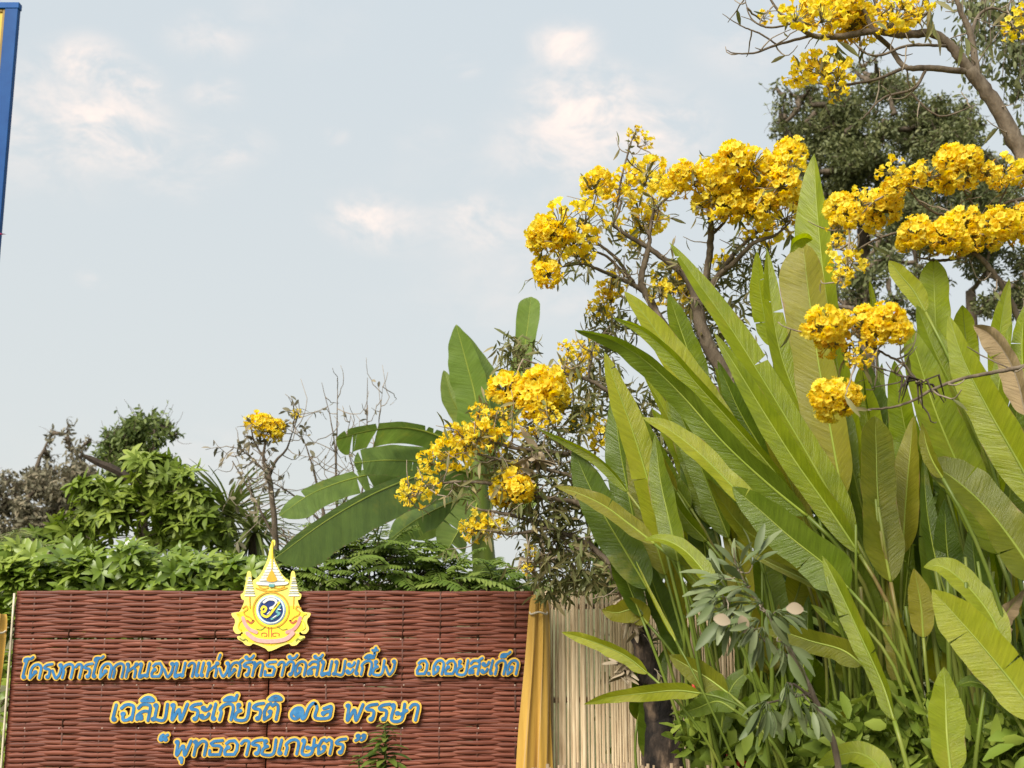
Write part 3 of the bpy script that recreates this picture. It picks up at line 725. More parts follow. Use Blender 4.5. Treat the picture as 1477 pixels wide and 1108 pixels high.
# ================================================================ tall blue framed board
MAT['blue_paint'] = simple_mat('blue enamel frame', [(0.3, (0.006, 0.060, 0.23)), (0.7, (0.012, 0.090, 0.30))], 5, 0.55, 0.05, spec=0.15)
MAT['panel_yellow'] = simple_mat('yellow panel', [(0.3, (0.60, 0.42, 0.045)), (0.7, (0.70, 0.52, 0.08))], 3, 0.6, 0.05)
MAT['panel_edge'] = simple_mat('brown moulding', [(0.3, (0.22, 0.14, 0.035)), (0.7, (0.33, 0.22, 0.06))], 9, 0.6, 0.1)
BD = 8.2
pr = P(26, 12, BD); XR = pr.x; ZT = pr.z; ZB = 1.2; FW = 0.104; WID = 2.4
fb = thing('framed_board', 'tall board with blue painted frame and yellow panel', 'sign', (XR - WID / 2, BD, 0))
def boxpart(name, lo, hi, mat, root=fb):
    mb = MB(); add_box(mb, lo, hi); o = part(name, mb.mesh(name, MAT[mat], False), root)
    md = o.modifiers.new('edge', 'BEVEL'); md.width = 0.004; md.segments = 2
    return o
boxpart('frame_side', (XR - FW, BD, ZB), (XR, BD + .05, ZT - .0), 'blue_paint')
boxpart('frame_side', (XR - WID, BD, ZB), (XR - WID + FW, BD + .05, ZT), 'blue_paint')
boxpart('frame_top', (XR - WID - .01, BD - .004, ZT + .001), (XR + .006, BD + .056, ZT + FW * .5), 'blue_paint')
boxpart('frame_bottom', (XR - WID + FW + .001, BD + .002, ZB + .001), (XR - FW - .001, BD + .048, ZB + FW), 'blue_paint')
boxpart('moulding', (XR - FW - .022, BD + .010, ZB + FW + .002), (XR - FW - .001, BD + .044, ZT - .002), 'panel_edge')
boxpart('moulding', (XR - WID + FW + .001, BD + .010, ZB + FW + .002), (XR - WID + FW + .022, BD + .044, ZT - .002), 'panel_edge')
boxpart('moulding', (XR - WID + FW + .024, BD + .011, ZT - .024), (XR - FW - .024, BD + .043, ZT - .002), 'panel_edge')
boxpart('panel', (XR - WID + FW + .024, BD + .022, ZB + FW + .002), (XR - FW - .024, BD + .040, ZT - .026), 'panel_yellow')
for x in (XR - .12, XR - WID + .12):
    boxpart('leg', (x - .025, BD + .006, -.05), (x + .025, BD + .046, ZB - .001), 'blue_paint')
bw = MB(); p0 = P(-3, 337, BD - .02); p1 = P(9, 338, BD - .03)
bw.add([p0 + Vector((-.02, 0, .012)), p0 + Vector((-.02, 0, -.015)), p1 + Vector((0, 0, .0)), p0 + Vector((-.02, -.012, 0))], np.array([(0, 3, 2), (3, 1, 2), (0, 2, 1), (0, 1, 3)]))
MAT['magenta'] = simple_mat('magenta ribbon', [(0.3, (0.42, 0.02, 0.12)), (0.7, (0.55, 0.04, 0.2))], 9, 0.5, 0.1)
part('ribbon_tail', bw.mesh('ribbon', MAT['magenta']), fb)
# ================================================================ leaf and flower shapes
def leaf_template(wid, fold=0.25, droop=0.25, n=3):
    """unit-length leaf along +x, two folded halves"""
    us = np.linspace(0, 1, n + 1)
    V, UV = [], []
    for u in us:
        w = wid * 0.5 * (math.sin(math.pi * min(1, u * 0.92 + 0.04)) ** 0.75)
        zc = -droop * u * u
        for s in (-1, 0, 1):
            V.append((u, s * w, zc + fold * abs(s) * w)); UV.append((u * 0.9 + 0.05, s))
    F = []
    for i in range(n):
        a = i * 3
        F += [(a, a + 3, a + 4, a + 1), (a + 1, a + 4, a + 5, a + 2)]
    return np.array(V), [np.array(F)], np.array(UV)
LT = {'oval': leaf_template(.42), 'broad': leaf_template(.62, .2, .3), 'narrow': leaf_template(.22, .3, .3), 'tiny': leaf_template(.45, .2, .1, 2), 'obov': leaf_template(.36, .25, .45, 4)}

def rosette_template(n, wid, up, lt=None):
    TV, TF, TU = leaf_template(wid, .2, .45, 3)
    mb = [[], [], []]
    off = 0
    for k in range(n):
        a = 2.4 * k; e = up * (0.25 + 0.75 * k / n) - 0.15
        x = np.array([math.cos(a) * math.cos(e), math.sin(a) * math.cos(e), math.sin(e)])
        B = basis(x, np.array([0, 0, 1.0]))
        s = 1.0 - 0.35 * k / n
        mb[0].append(TV @ B.T * s); mb[1].append(TF[0] + off); mb[2].append(TU); off += len(TV)
    return np.concatenate(mb[0]), [np.concatenate(mb[1])], np.concatenate(mb[2])
ROS = rosette_template(8, .40, 1.1)

def trumpet_template():
    """one ruffled five-lobed trumpet flower along +x, unit length"""
    V, UV, F4, F3 = [], [], [], []
    m = 20
    prof = [(0.0, 0.05), (0.25, 0.10), (0.6, 0.19)]
    for x, r in prof:
        for k in range(m):
            a = 2 * math.pi * k / m; V.append((x, r * math.cos(a), r * math.sin(a))); UV.append((.3, 0))
    for x, r, ruf in ((0.86, 0.36, 0.04), (0.98, 0.60, 0.10)):
        for k in range(m):
            a = 2 * math.pi * k / m
            lob = 0.5 + 0.5 * math.cos(5 * a)
            rr = r * (0.80 + 0.26 * lob)
            V.append((x + ruf * math.sin(10 * a + 1.0) - 0.12 * lob * (r > .5), rr * math.cos(a), rr * math.sin(a))); UV.append((.6, 0))
    for i in range(4):
        for k in range(m):
            a, b = i * m + k, i * m + (k + 1) % m
            F4.append((a, b, b + m, a + m))
    return np.array(V), [np.array(F4)], np.array(UV)
TRU = trumpet_template()

def rand_dirs(n, r=nrg):
    return unit(r.normal(size=(n, 3)))
def cluster_mesh(seed, n, spread, old=0.05, dens=1.0):
    """a head of trumpet flowers, radius about 1 unit = 0.1 m; stalk enters from -z"""
    r = np.random.default_rng(seed)
    mb = MB(); mo = MB(); st = MB()
    k = np.arange(n) + 0.5
    ph = np.arccos(1 - k / n * (1.0 + spread)); th = np.pi * (1 + 5 ** 0.5) * k
    d = np.stack([np.cos(th) * np.sin(ph), np.sin(th) * np.sin(ph), np.cos(ph)], -1)
    d = unit(d + 0.20 * r.normal(size=d.shape))
    ln = 0.047 * (0.85 + 0.3 * r.random(n))
    root = d * (0.050 + 0.030 * r.random(n))[:, None] * dens + np.array([0, 0, -0.01])
    hint = unit(r.normal(size=(n, 3)))
    B = basis(unit(d + 0.35 * r.normal(size=d.shape) + np.array([0, 0, -.12])), hint)
    isold = (r.random(n) < old) | ((d[:, 2] < -0.35) & (r.random(n) < 0.35))
    rnd = r.random(n)
    if (~isold).any(): scatter(mb, *TRU, root[~isold], B[~isold], ln[~isold], rnd[~isold])
    if isold.any():
        dd = unit(d[isold] * .6 + np.array([0, 0, -.9]) + .2 * r.normal(size=d[isold].shape))
        TV = TRU[0].copy(); TV[:, 1:] *= 0.55
        scatter(mb, TV, TRU[1], TRU[2], root[isold], basis(dd, hint[isold]), ln[isold], rnd[isold])
    for q in range(0, n):
        add_tube(st, [(0, 0, -0.045), tuple(root[q] * .6 + np.array([0, 0, -.012])), tuple(root[q])], [.0028, .002, .003], 4, False)
    nq = len(TRU[1][0]); nf = int((~isold).sum()); no = n - nf
    mb.add(np.concatenate(st.v), st.f and [np.concatenate(st.f)] or [], np.concatenate(st.uv))
    me = mb.mesh('flower_cluster')
    for k_ in ('flower', 'flower_old', 'calyx'): me.materials.append(MAT[k_])
    idx = np.full(len(me.polygons), 2, dtype=np.int32); idx[:nf * nq] = 0; idx[nf * nq:n * nq] = 1
    me.polygons.foreach_set('material_index', idx); me.update()
    return me
CLUS = {'full': [cluster_mesh(s, 70, .55) for s in range(5)], 'thin': [cluster_mesh(20 + s, 22, .8, .08, 1.25) for s in range(4)], 'old': [cluster_mesh(40 + s, 58, .75, .16) for s in range(3)]}

def put_cluster(tree, px, py, d, rpx, kind='full', stalk_from=None):
    """flower head of radius rpx photo pixels; leans outward from its twig"""
    c = P(px, py, d)
    up = Vector((rng.uniform(-.45, .45), rng.uniform(-.7, .1), rng.uniform(.6, 1)))
    if stalk_from is not None:
        up = (up.normalized() + 0.8 * (c - Vector(stalk_from)).normalized())
    q = up.to_track_quat('Z', 'Y').to_matrix().to_4x4()
    s = rpx * PXM(d) / 0.094
    mw = Matrix.Translation(c) @ q @ Matrix.Rotation(rng.uniform(0, 6.28), 4, 'Z') @ Matrix.Scale(s, 4)
    part('flower_cluster', rng.choice(CLUS[kind]), tree, mw=mw)
    return c

class Tree:
    """branch skeleton of one tree, drawn through points (px, py, distance, radius)"""
    def __init__(s, name, label, base, group=None, bark='bark', cat='tree', rs=1.0):
        s.t = thing(name, label, cat, ground_of(base), group)
        s.nodes = []; s.bark = bark; s.rs = rs
        s.leaf = MB(); s.twig = MB()
    def limb(s, pts, name='branch', n=None, jit=0.0022, seg=8, mat=None, lump=.035):
        W = np.array([(*P(x, y, d), r * s.rs) for x, y, d, r in pts])
        n = n or 7 * len(pts)
        pth = smooth_path(W, n)
        if jit: pth[1:-1, :3] += nrg.normal(size=(n - 2, 3)) * jit * np.clip(pth[1:-1, 3:4] / .03, .3, 1.2)
        mb = MB(); add_tube(mb, pth[:, :3], np.clip(pth[:, 3], .0015, 1), seg, True, lump)
        part(name, mb.mesh(name, MAT[mat or s.bark]), s.t)
        s.nodes.append(pth[:, :3]); return pth
    def nearest(s, p):
        a = np.concatenate(s.nodes); return a[np.argmin(np.linalg.norm(a - np.array(p), axis=1))]
    def tw(s, a, b, r0=.006, r1=.003, sag=.04, reg=True):
        a = np.array(a); b = np.array(b); L = np.linalg.norm(b - a)
        k = 7; t = np.linspace(0, 1, k)[:, None]
        off = nrg.normal(size=3) * sag * L
        p = a * (1 - t) + b * t + np.sin(np.pi * t) * off + nrg.normal(size=(k, 3)) * .02 * L * (np.sin(np.pi * t))
        p += np.array([0, 0, -1.]) * np.sin(np.pi * t) * L * .10
        add_tube(s.twig, p, np.linspace(r0, r1, k), 5, True)
        if reg: s.nodes.append(p[2:])
        return p
    def flower(s, px, py, d, r, kind='full'):
        c = np.array(P(px, py, d)); a = s.nearest(c)
        s.tw(a, c + np.array([0, 0.01, -.02]), .0055, .003)
        put_cluster(s.t, px, py, d, r, kind, a)
    def sprigs(s, n, ln=(.08, .22), zone=None, leaves=3, lsize=(.05, .09), up=.25, kind='narrow'):
        """short bare side twigs with a few hanging leaves"""
        a = np.concatenate(s.nodes)
        if zone is not None:
            a = a[[zone(p) for p in a]]
        for k in range(n):
            p = a[nrg.integers(len(a))]
            dirn = unit(nrg.normal(size=3) + np.array([0, -.1, up])); L = nrg.uniform(*ln)
            q = s.tw(p, p + dirn * L, .004, .0018, .12, False)
            m = nrg.integers(0, leaves + 1)
            if m:
                lp = q[nrg.integers(3, 7, m)]
                dd = unit(nrg.normal(size=(m, 3)) * .6 + dirn * .5 + np.array([0, 0, -.45]))
                scatter(s.leaf, *LT[kind], lp, basis(dd, unit(nrg.normal(size=(m, 3)) + np.array([0, -.5, .8]))), nrg.uniform(*lsize, m))
    def clump(s, px, py, d, rx, ry, n, lsize=(.05, .09), kind='narrow', down=.3, rdepth=None):
        """loose clump of leaves inside an ellipsoid"""
        c = np.array(P(px, py, d)); k = PXM(d)
        o = rand_dirs(n) * (nrg.random(n) ** .45)[:, None] * np.array([rx * k, (rdepth or rx * k), ry * k])
        dd = unit(rand_dirs(n) + np.array([0, 0, -down]))
        scatter(s.leaf, *LT[kind], c + o, basis(dd, unit(nrg.normal(size=(n, 3)) + np.array([0, -.3, .9]))), nrg.uniform(*lsize, n))
    def close(s, leafmat='trumpet_leaf', twigmat='twig', leafname='foliage'):
        if s.twig.n: part('twigs', s.twig.mesh('twigs', MAT[twigmat]), s.t, stuff=True)
        if s.leaf.n: part(leafname, s.leaf.mesh(leafname, MAT[leafmat]), s.t, stuff=True)

# ================================================================ yellow trumpet trees
# -- the tall one in the middle, rising behind the big-leaved clump
D = 6.0
B = Tree('trumpet_tree', 'yellow trumpet tree with broad crown of flower heads above the big-leaved clump', P(1130, 1108, D), rs=.68)
B.limb([(1150, 1330, D, .085), (1140, 1100, D, .08), (1120, 880, D, .075), (1100, 690, D, .07), (1062, 570, D, .062), (1018, 492, D, .055), (1006, 445, D, .05), (1004, 430, D, .045)], 'trunk')
B.limb([(1005, 437, D, .040), (998, 418, D, .03), (983, 394, D, .025), (942, 362, D, .022), (913, 345, D, .018), (879, 322, D, .012), (868, 318, D, .008)])
B.limb([(1008, 445, D, .042), (1020, 391, D, .03), (1026, 333, D - .1, .026), (1023, 299, D - .1, .016)])
B.limb([(1014, 440, D, .035), (1032, 403, D, .026), (1058, 380, D - .1, .022), (1087, 351, D - .2, .018), (1119, 339, D - .2, .012), (1140, 320, D - .2, .008)])
B.limb([(1030, 405, D, .022), (1060, 365, D + .1, .018), (1081, 345, D + .1, .015), (1104, 325, D + .1, .01), (1130, 300, D + .1, .006)])
B.limb([(1060, 575, D, .040), (1000, 545, D, .036), (962, 480, D, .034), (940, 438, D, .032), (925, 408, D, .028), (931, 374, D, .026), (937, 345, D, .018), (930, 325, D, .010)])
B.limb([(928, 420, D, .022), (912, 410, D, .02), (896, 403, D, .018), (861, 388, D - .1, .013), (841, 381, D - .1, .010), (810, 385, D - .1, .006)])
B.limb([(914, 410, D, .016), (890, 374, D, .014), (858, 348, D, .010), (845, 335, D, .007)])
B.limb([(905, 400, D, .014), (875, 370, D + .1, .011), (850, 362, D + .1, .008), (835, 360, D, .006)])
B.limb([(936, 345, D, .016), (942, 310, D, .014), (948, 299, D, .012), (980, 270, D, .008), (1000, 255, D, .005)])
B.limb([(890, 300, D, .010), (897, 255, D, .009), (906, 221, D, .008), (914, 194, D, .005)])
B.limb([(883, 325, D, .010), (893, 305, D, .009), (897, 285, D, .008)])
B.limb([(1026, 340, D - .1, .014), (1045, 320, D - .1, .012), (1060, 295, D - .1, .008)])
B.limb([(1035, 535, D, .035), (1080, 580, D - .1, .032), (1110, 620, D - .2, .03)], 'branch')
B.limb([(1100, 660, D, .03), (1000, 640, D - .1, .026), (920, 600, D - .2, .022), (878, 565, D - .3, .018), (845, 547, D - .3, .014), (800, 535, D - .3, .010), (755, 518, D - .3, .006)])
B.limb([(848, 548, D - .3, .011), (853, 520, D - .3, .01), (856, 500, D - .3, .008), (880, 470, D - .3, .005)])
FL_B = [(785, 335, 27), (812, 318, 31), (843, 316, 27), (828, 345, 25), (775, 350, 18), (832, 362, 22), (790, 395, 22), (782, 385, 18), (800, 340, 24), (862, 262, 25), (858, 270, 18),
        (1003, 258, 26), (1032, 252, 30), (1062, 230, 29), (1068, 268, 32), (1025, 282, 28), (1100, 262, 30), (1088, 236, 24), (1140, 220, 27), (1130, 268, 28), (1128, 312, 28), (1102, 298, 26), (1052, 296, 28), (1080, 300, 24), (1140, 245, 22), (1112, 240, 24), (985, 250, 22), (970, 268, 20), (1150, 290, 20), (1012, 295, 18), (1045, 240, 22)]
for x, y, r in FL_B:
    kd = rng.choice(['full', 'full', 'old', 'thin', 'thin'])
    B.flower(x, y, D - .25 + rng.uniform(-.22, .2), r * (.82 if kd != 'thin' else .95), kd)
for x, y, r in [(935, 248, 24), (905, 268, 22), (922, 325, 26), (938, 318, 20), (930, 262, 22), (958, 258, 20), (890, 285, 18), (915, 190, 10), (932, 203, 11), (875, 432, 20), (885, 405, 16), (862, 445, 14), (985, 420, 24), (968, 398, 22), (1000, 432, 20), (1042, 375, 13), (945, 300, 14), (1110, 330, 20), (1090, 330, 16), (955, 420, 16), (880, 418, 14)]:
    B.flower(x, y, D + rng.uniform(-.1, .35), r, 'thin')
for x, y, r in [(730, 560, 22), (760, 572, 20), (785, 558, 27), (800, 572, 20), (775, 582, 20)]:
    B.flower(x, y, D - .35 + rng.uniform(-.08, .08), r * 1.1, 'full')
for x, y, r in [(830, 525, 18), (812, 540, 14), (845, 505, 14), (838, 608, 16), (868, 632, 17), (850, 598, 12), (820, 500, 12), (872, 620, 12)]:
    B.flower(x, y, D - .3 + rng.uniform(-.1, .2), r, 'thin')
B.sprigs(190, (.06, .2), leaves=4)
for x, y, rx, ry, n in [(1040, 440, 60, 70, 320), (1000, 480, 50, 60, 200), (965, 400, 40, 30, 120), (745, 510, 34, 34, 170), (860, 540, 40, 60, 260), (880, 470, 45, 40, 200), (1080, 380, 50, 40, 200), (820, 380, 40, 40, 60), (900, 330, 60, 50, 90), (1050, 520, 60, 60, 240), (960, 610, 60, 70, 420), (1000, 690, 60, 70, 360), (920, 690, 50, 80, 300), (900, 600, 40, 50, 200), (1075, 600, 50, 60, 240)]:
    B.clump(x, y, D + .15, rx, ry, n)
B.close()

# -- the low one with the charred trunk beside the bamboo screen
D = 5.55
A = Tree('trumpet_tree', 'low yellow trumpet tree with charred rough trunk beside the bamboo screen', P(955, 1108, D))
A.limb([(985, 1400, D, .115), (972, 1200, D, .105), (956, 1100, D, .098), (945, 1010, D, .075), (930, 935, D, .052), (914, 880, D, .038), (905, 850, D, .03)], 'trunk', 60, .004, 18, 'bark_dark', .05)
A.limb([(905, 862, D, .030), (890, 812, D, .022), (872, 768, D, .018), (858, 730, D, .016), (835, 672, D, .014), (815, 640, D, .010), (800, 615, D, .006)])
A.limb([(866, 755, D, .016), (838, 728, D, .014), (800, 720, D, .012), (768, 716, D, .008), (740, 712, D, .005)])
A.limb([(855, 728, D, .012), (828, 690, D, .010), (800, 680, D, .008), (770, 672, D, .006)])
A.limb([(898, 838, D, .02), (855, 790, D + .1, .014), (800, 765, D + .1, .012), (745, 745, D, .010), (690, 735, D, .006)])
A.limb([(820, 655, D, .012), (780, 650, D, .010), (735, 645, D, .009), (695, 632, D, .006), (660, 640, D, .004)])
A.limb([(770, 715, D, .010), (720, 700, D, .009), (665, 695, D, .007), (615, 700, D, .004)])
A.limb([(800, 680, D, .010), (745, 668, D, .008), (705, 660, D, .006), (672, 648, D, .004)])
A.limb([(790, 762, D, .010), (740, 770, D, .008), (700, 765, D, .005)])
for x, y, r, k in [(690, 592, 10, 'thin'), (705, 615, 18, 'thin'), (690, 630, 18, 'thin'), (715, 635, 16, 'thin'), (655, 648, 22, 'thin'), (640, 658, 18, 'thin'), (672, 640, 16, 'thin'), (620, 665, 14, 'thin'), (668, 625, 14, 'thin'), (600, 706, 18, 'thin'), (586, 712, 12, 'thin'), (620, 700, 12, 'thin'),
                   (740, 700, 27, 'full'), (728, 712, 16, 'full'), (752, 705, 16, 'full'), (690, 760, 17, 'thin'), (712, 755, 14, 'thin'), (675, 762, 10, 'thin'), (762, 612, 14, 'thin'), (775, 632, 12, 'thin'), (740, 620, 12, 'thin'), (790, 600, 14, 'thin'), (765, 795, 7, 'thin'), (760, 820, 6, 'thin'), (650, 620, 10, 'thin'), (735, 590, 10, 'thin'), (718, 600, 10, 'thin')]:
    A.flower(x, y, D + rng.uniform(-.15, .15), r * 1.08, k)
A.sprigs(150, (.06, .2), leaves=5)
for x, y, rx, ry, n in [(800, 650, 55, 50, 260), (830, 720, 40, 50, 240), (770, 740, 60, 40, 260), (800, 800, 60, 40, 300), (860, 830, 45, 30, 180), (735, 670, 50, 30, 120), (690, 700, 60, 30, 90), (840, 590, 30, 40, 110), (800, 845, 40, 26, 150)]:
    A.clump(x, y, D + .1, rx, ry, n)
A.close()
# grey curled dead leaves caught on the charred trunk and in the low crown
def dry_bunch(tree, px, py, d, rx, ry, n, size, name='dry_leaf_bunch'):
    mb = MB(); c = np.array(P(px, py, d)); k = PXM(d)
    TV, TF, TU = leaf_template(.38, .9, .9, 5)
    TV = TV.copy(); TV[:, 2] += 0.12 * np.sin(TV[:, 0] * 7)
    o = rand_dirs(n) * (nrg.random(n) ** .5)[:, None] * np.array([rx * k, rx * k, ry * k])
    dd = unit(nrg.normal(size=(n, 3)) * .45 + np.array([0, 0, -1.]))
    scatter(mb, TV, TF, TU, c + o, basis(dd, rand_dirs(n)), nrg.uniform(size * .6, size * 1.2, n))
    part(name, mb.mesh(name, MAT['dry_leaf']), tree.t, stuff=True)
for a in [(907, 850, 5.46, 16, 24, 34, .09), (915, 900, 5.46, 8, 18, 10, .07), (905, 958, 5.42, 15, 16, 26, .07), (775, 800, 5.6, 30, 26, 30, .06), (800, 770, 5.7, 30, 20, 26, .06), (825, 790, 5.7, 40, 30, 30, .06), (755, 680, 5.5, 20, 16, 16, .08), (770, 650, 5.5, 15, 12, 10, .10)]:
    dry_bunch(A, *a)

# -- the one at the right edge whose limbs reach in overhead
D = 4.7
Cc = Tree('trumpet_tree', 'yellow trumpet tree with bare crooked limbs spreading from a leaning mottled trunk', P(1640, 1108, D), rs=.52)
Cc.limb([(1660, 1500, D, .11), (1650, 1100, D, .10), (1620, 640, D, .095), (1560, 420, D, .085), (1510, 300, D, .078), (1477, 228, D, .072), (1435, 150, D, .062), (1398, 100, D, .054)], 'trunk', 60, .002, 12)
Cc.limb([(1402, 106, D, .050), (1370, 66, D, .043), (1345, 49, D, .038), (1300, 50, D, .035), (1262, 45, D, .031), (1210, 53, D, .028), (1172, 51, D, .022), (1142, 31, D - .1, .017), (1122, 15, D - .1, .012), (1105, -12, D - .1, .008)])
Cc.limb([(1410, 110, D, .032), (1403, 66, D, .03), (1396, 38, D, .026), (1385, 15, D, .022), (1372, -30, D, .018)])
Cc.limb([(1400, 104, D, .030), (1340, 98, D, .027), (1306, 97, D, .024), (1285, 70, D + .1, .022), (1262, 47, D, .022), (1248, 20, D, .02), (1232, -25, D, .016)])
Cc.limb([(1306, 97, D, .016), (1265, 114, D, .013), (1222, 122, D, .011), (1190, 122, D, .008), (1170, 118, D, .005)])
Cc.limb([(1335, 101, D, .014), (1318, 128, D, .012), (1275, 141, D, .010), (1245, 170, D, .006), (1238, 173, D, .003)])
Cc.limb([(1315, 135, D, .010), (1340, 160, D, .009), (1365, 167, D, .007), (1410, 150, D, .004)])
Cc.limb([(1368, 66, D, .014), (1310, 66, D - .1, .012), (1270, 80, D - .1, .011), (1245, 75, D - .1, .008), (1230, 58, D - .1, .005)])
Cc.limb([(1345, 50, D, .022), (1341, 25, D, .020), (1332, -25, D, .016)])
Cc.limb([(1172, 51, D, .014), (1120, 65, D, .011), (1090, 76, D, .009), (1060, 77, D, .006), (1048, 72, D, .003)])
Cc.limb([(1120, 64, D, .008), (1095, 48, D, .008), (1070, 38, D, .006), (1042, 20, D, .003)])
Cc.limb([(1146, 33, D, .010), (1110, 40, D, .009), (1085, 28, D, .007), (1076, 5, D, .004), (1076, -15, D, .003)])
Cc.limb([(1295, 50, D, .013), (1270, 22, D, .012), (1258, -12, D, .01)])
Cc.limb([(1398, 60, D, .02), (1410, 25, D + .1, .016), (1430, 12, D + .1, .012), (1455, 20, D + .1, .006)])
Cc.limb([(1555, 640, D - .1, .034), (1520, 570, D - .1, .031), (1477, 478, D - .1, .028), (1450, 420, D - .1, .025), (1428, 388, D - .1, .023), (1405, 366, D - .1, .02), (1380, 373, D - .1, .014), (1352, 376, D - .1, .011), (1322, 371, D - .1, .006)])
Cc.limb([(1408, 368, D - .1, .014), (1402, 350, D - .1, .012), (1395, 335, D - .1, .008)])
Cc.limb([(1340, 376, D - .1, .008), (1345, 350, D - .1, .007), (1338, 338, D - .1, .005)])
Cc.limb([(1400, 350, D, .012), (1365, 312, D, .012), (1350, 308, D, .011), (1325, 290, D, .009), (1310, 270, D, .006)])
Cc.limb([(1410, 305, D, .009), (1390, 275, D, .008), (1378, 248, D, .006)])
Cc.limb([(1560, 420, D, .03), (1500, 300, D - .1, .022), (1460, 290, D - .1, .014), (1440, 300, D - .1, .010), (1455, 265, D - .1, .006)])
Cc.limb([(1345, 345, D + .2, .012), (1300, 335, D + .2, .012), (1255, 350, D + .2, .011), (1225, 370, D + .2, .009), (1205, 385, D + .2, .005)])
Cc.limb([(1270, 345, D + .2, .010), (1245, 325, D + .2, .008), (1225, 305, D + .2, .006)])
DE = 3.95
Cc.limb([(1640, 500, D - .3, .024), (1540, 505, DE + .1, .018), (1477, 528, DE, .0155), (1440, 536, DE, .0145), (1390, 546, DE, .0125), (1345, 562, DE, .011), (1310, 581, DE, .0095), (1270, 590, DE, .0075), (1212, 591, DE, .005)])
Cc.limb([(1330, 560, DE, .0095), (1305, 528, DE, .009), (1275, 510, DE, .008), (1252, 496, DE, .0075), (1235, 478, DE, .005)])
Cc.limb([(1312, 546, DE, .005), (1285, 536, DE, .0045), (1262, 530, DE, .003)])
Cc.limb([(1460, 533, DE, .006), (1420, 515, DE + .05, .005), (1395, 500, DE + .05, .003)])
for x, y, r, k in [(1165, 100, 20, 'thin'), (1190, 98, 24, 'thin'), (1150, 110, 15, 'thin'), (1210, 108, 18, 'thin'), (1205, 128, 14, 'thin'), (1175, 88, 16, 'thin'), (1152, 22, 22, 'thin'), (1178, 8, 22, 'full'), (1190, 22, 22, 'thin'), (1225, 30, 26, 'full'), (1215, 8, 24, 'full'), (1250, 32, 22, 'thin'), (1240, 40, 16, 'thin'),
                   (1295, 22, 22, 'thin'), (1310, 30, 18, 'thin'), (1325, 12, 16, 'thin'), (1283, 35, 14, 'thin'), (1300, 3, 18, 'thin'), (1104, 24, 9, 'thin'), (1466, 38, 16, 'thin'), (1476, 18, 12, 'thin'), (1265, 8, 18, 'thin')]:
    Cc.flower(x, y, D + rng.uniform(-.15, .15), r * 1.1, k)
for x, y, r, k in [(1285, 245, 20, 'thin'), (1288, 272, 18, 'old'), (1300, 258, 16, 'old'), (1320, 256, 19, 'old'), (1345, 248, 24, 'thin'), (1375, 232, 28, 'full'), (1392, 252, 24, 'old'), (1365, 262, 20, 'old'), (1398, 228, 20, 'full'), (1426, 248, 17, 'old'), (1450, 240, 24, 'thin'), (1472, 250, 20, 'full'), (1440, 262, 14, 'old'),
                   (1212, 300, 25, 'full'), (1240, 288, 20, 'thin'), (1270, 298, 29, 'full'), (1258, 320, 18, 'old'), (1212, 325, 18, 'thin'), (1225, 310, 20, 'full'), (1285, 290, 18, 'full'), (1218, 382, 24, 'thin'), (1236, 378, 16, 'thin'), (1225, 365, 16, 'thin'), (1205, 352, 14, 'thin'), (1215, 398, 14, 'thin'),
                   (1320, 335, 25, 'full'), (1306, 350, 15, 'full'), (1365, 338, 27, 'full'), (1390, 322, 28, 'full'), (1415, 325, 28, 'thin'), (1442, 322, 26, 'full'), (1468, 330, 26, 'full'), (1380, 352, 22, 'full'), (1400, 345, 20, 'old'), (1430, 345, 18, 'full'), (1352, 350, 16, 'full'), (1475, 308, 16, 'full')]:
    Cc.flower(x, y, D - .15 + rng.uniform(-.14, .14), r * .86, k)
for x, y, r, k in [(1188, 468, 25, 'full'), (1200, 490, 20, 'full'), (1215, 462, 14, 'full'), (1250, 464, 20, 'full'), (1278, 462, 22, 'full'), (1295, 475, 17, 'full'), (1265, 478, 17, 'full'), (1242, 512, 15, 'thin'), (1232, 515, 10, 'thin'), (1195, 570, 21, 'full'), (1215, 572, 21, 'full'), (1198, 588, 18, 'full'), (1228, 570, 14, 'full')]:
    Cc.flower(x, y, DE - .03 + rng.uniform(-.04, .04), r * 1.1, k)
# dark split seed pods hanging from the low branch
pm = MB()
for k in range(9):
    a = np.array(P(1328 + rng.uniform(-4, 8), 550 + rng.uniform(-3, 6), DE - .01))
    dx = rng.uniform(-.11, .09); L = rng.uniform(.05, .09)
    add_tube(pm, [a, a + np.array([dx * .6, rng.uniform(-.03, .02), rng.uniform(-.01, .02)]), a + np.array([dx, rng.uniform(-.04, .02), -L])], [.003, .005, .0015], 5)
for k in range(5):
    a = np.array(P(1232 + rng.uniform(-8, 12), 498 + rng.uniform(-3, 6), DE - .01)); dx = rng.uniform(-.05, .03)
    add_tube(pm, [a, a + np.array([dx, -.02, .0]), a + np.array([dx * 1.3, -.02, -rng.uniform(.04, .08)])], [.002, .0035, .001], 5)
part('seed_pods', pm.mesh('pods', MAT['pod']), Cc.t, stuff=True)
Cc.sprigs(170, (.05, .18), leaves=1, lsize=(.05, .09), zone=lambda p: p[2] > 1.9)
for x, y in [(1345, 20), (1340, 38), (1350, 5), (1200, 65), (1195, 72), (1210, 66), (1388, 60), (1330, 330)]:
    Cc.clump(x, y, D - .1, 10, 12, 3, (.08, .13), 'narrow', 1.2)
Cc.close('trumpet_leaf')

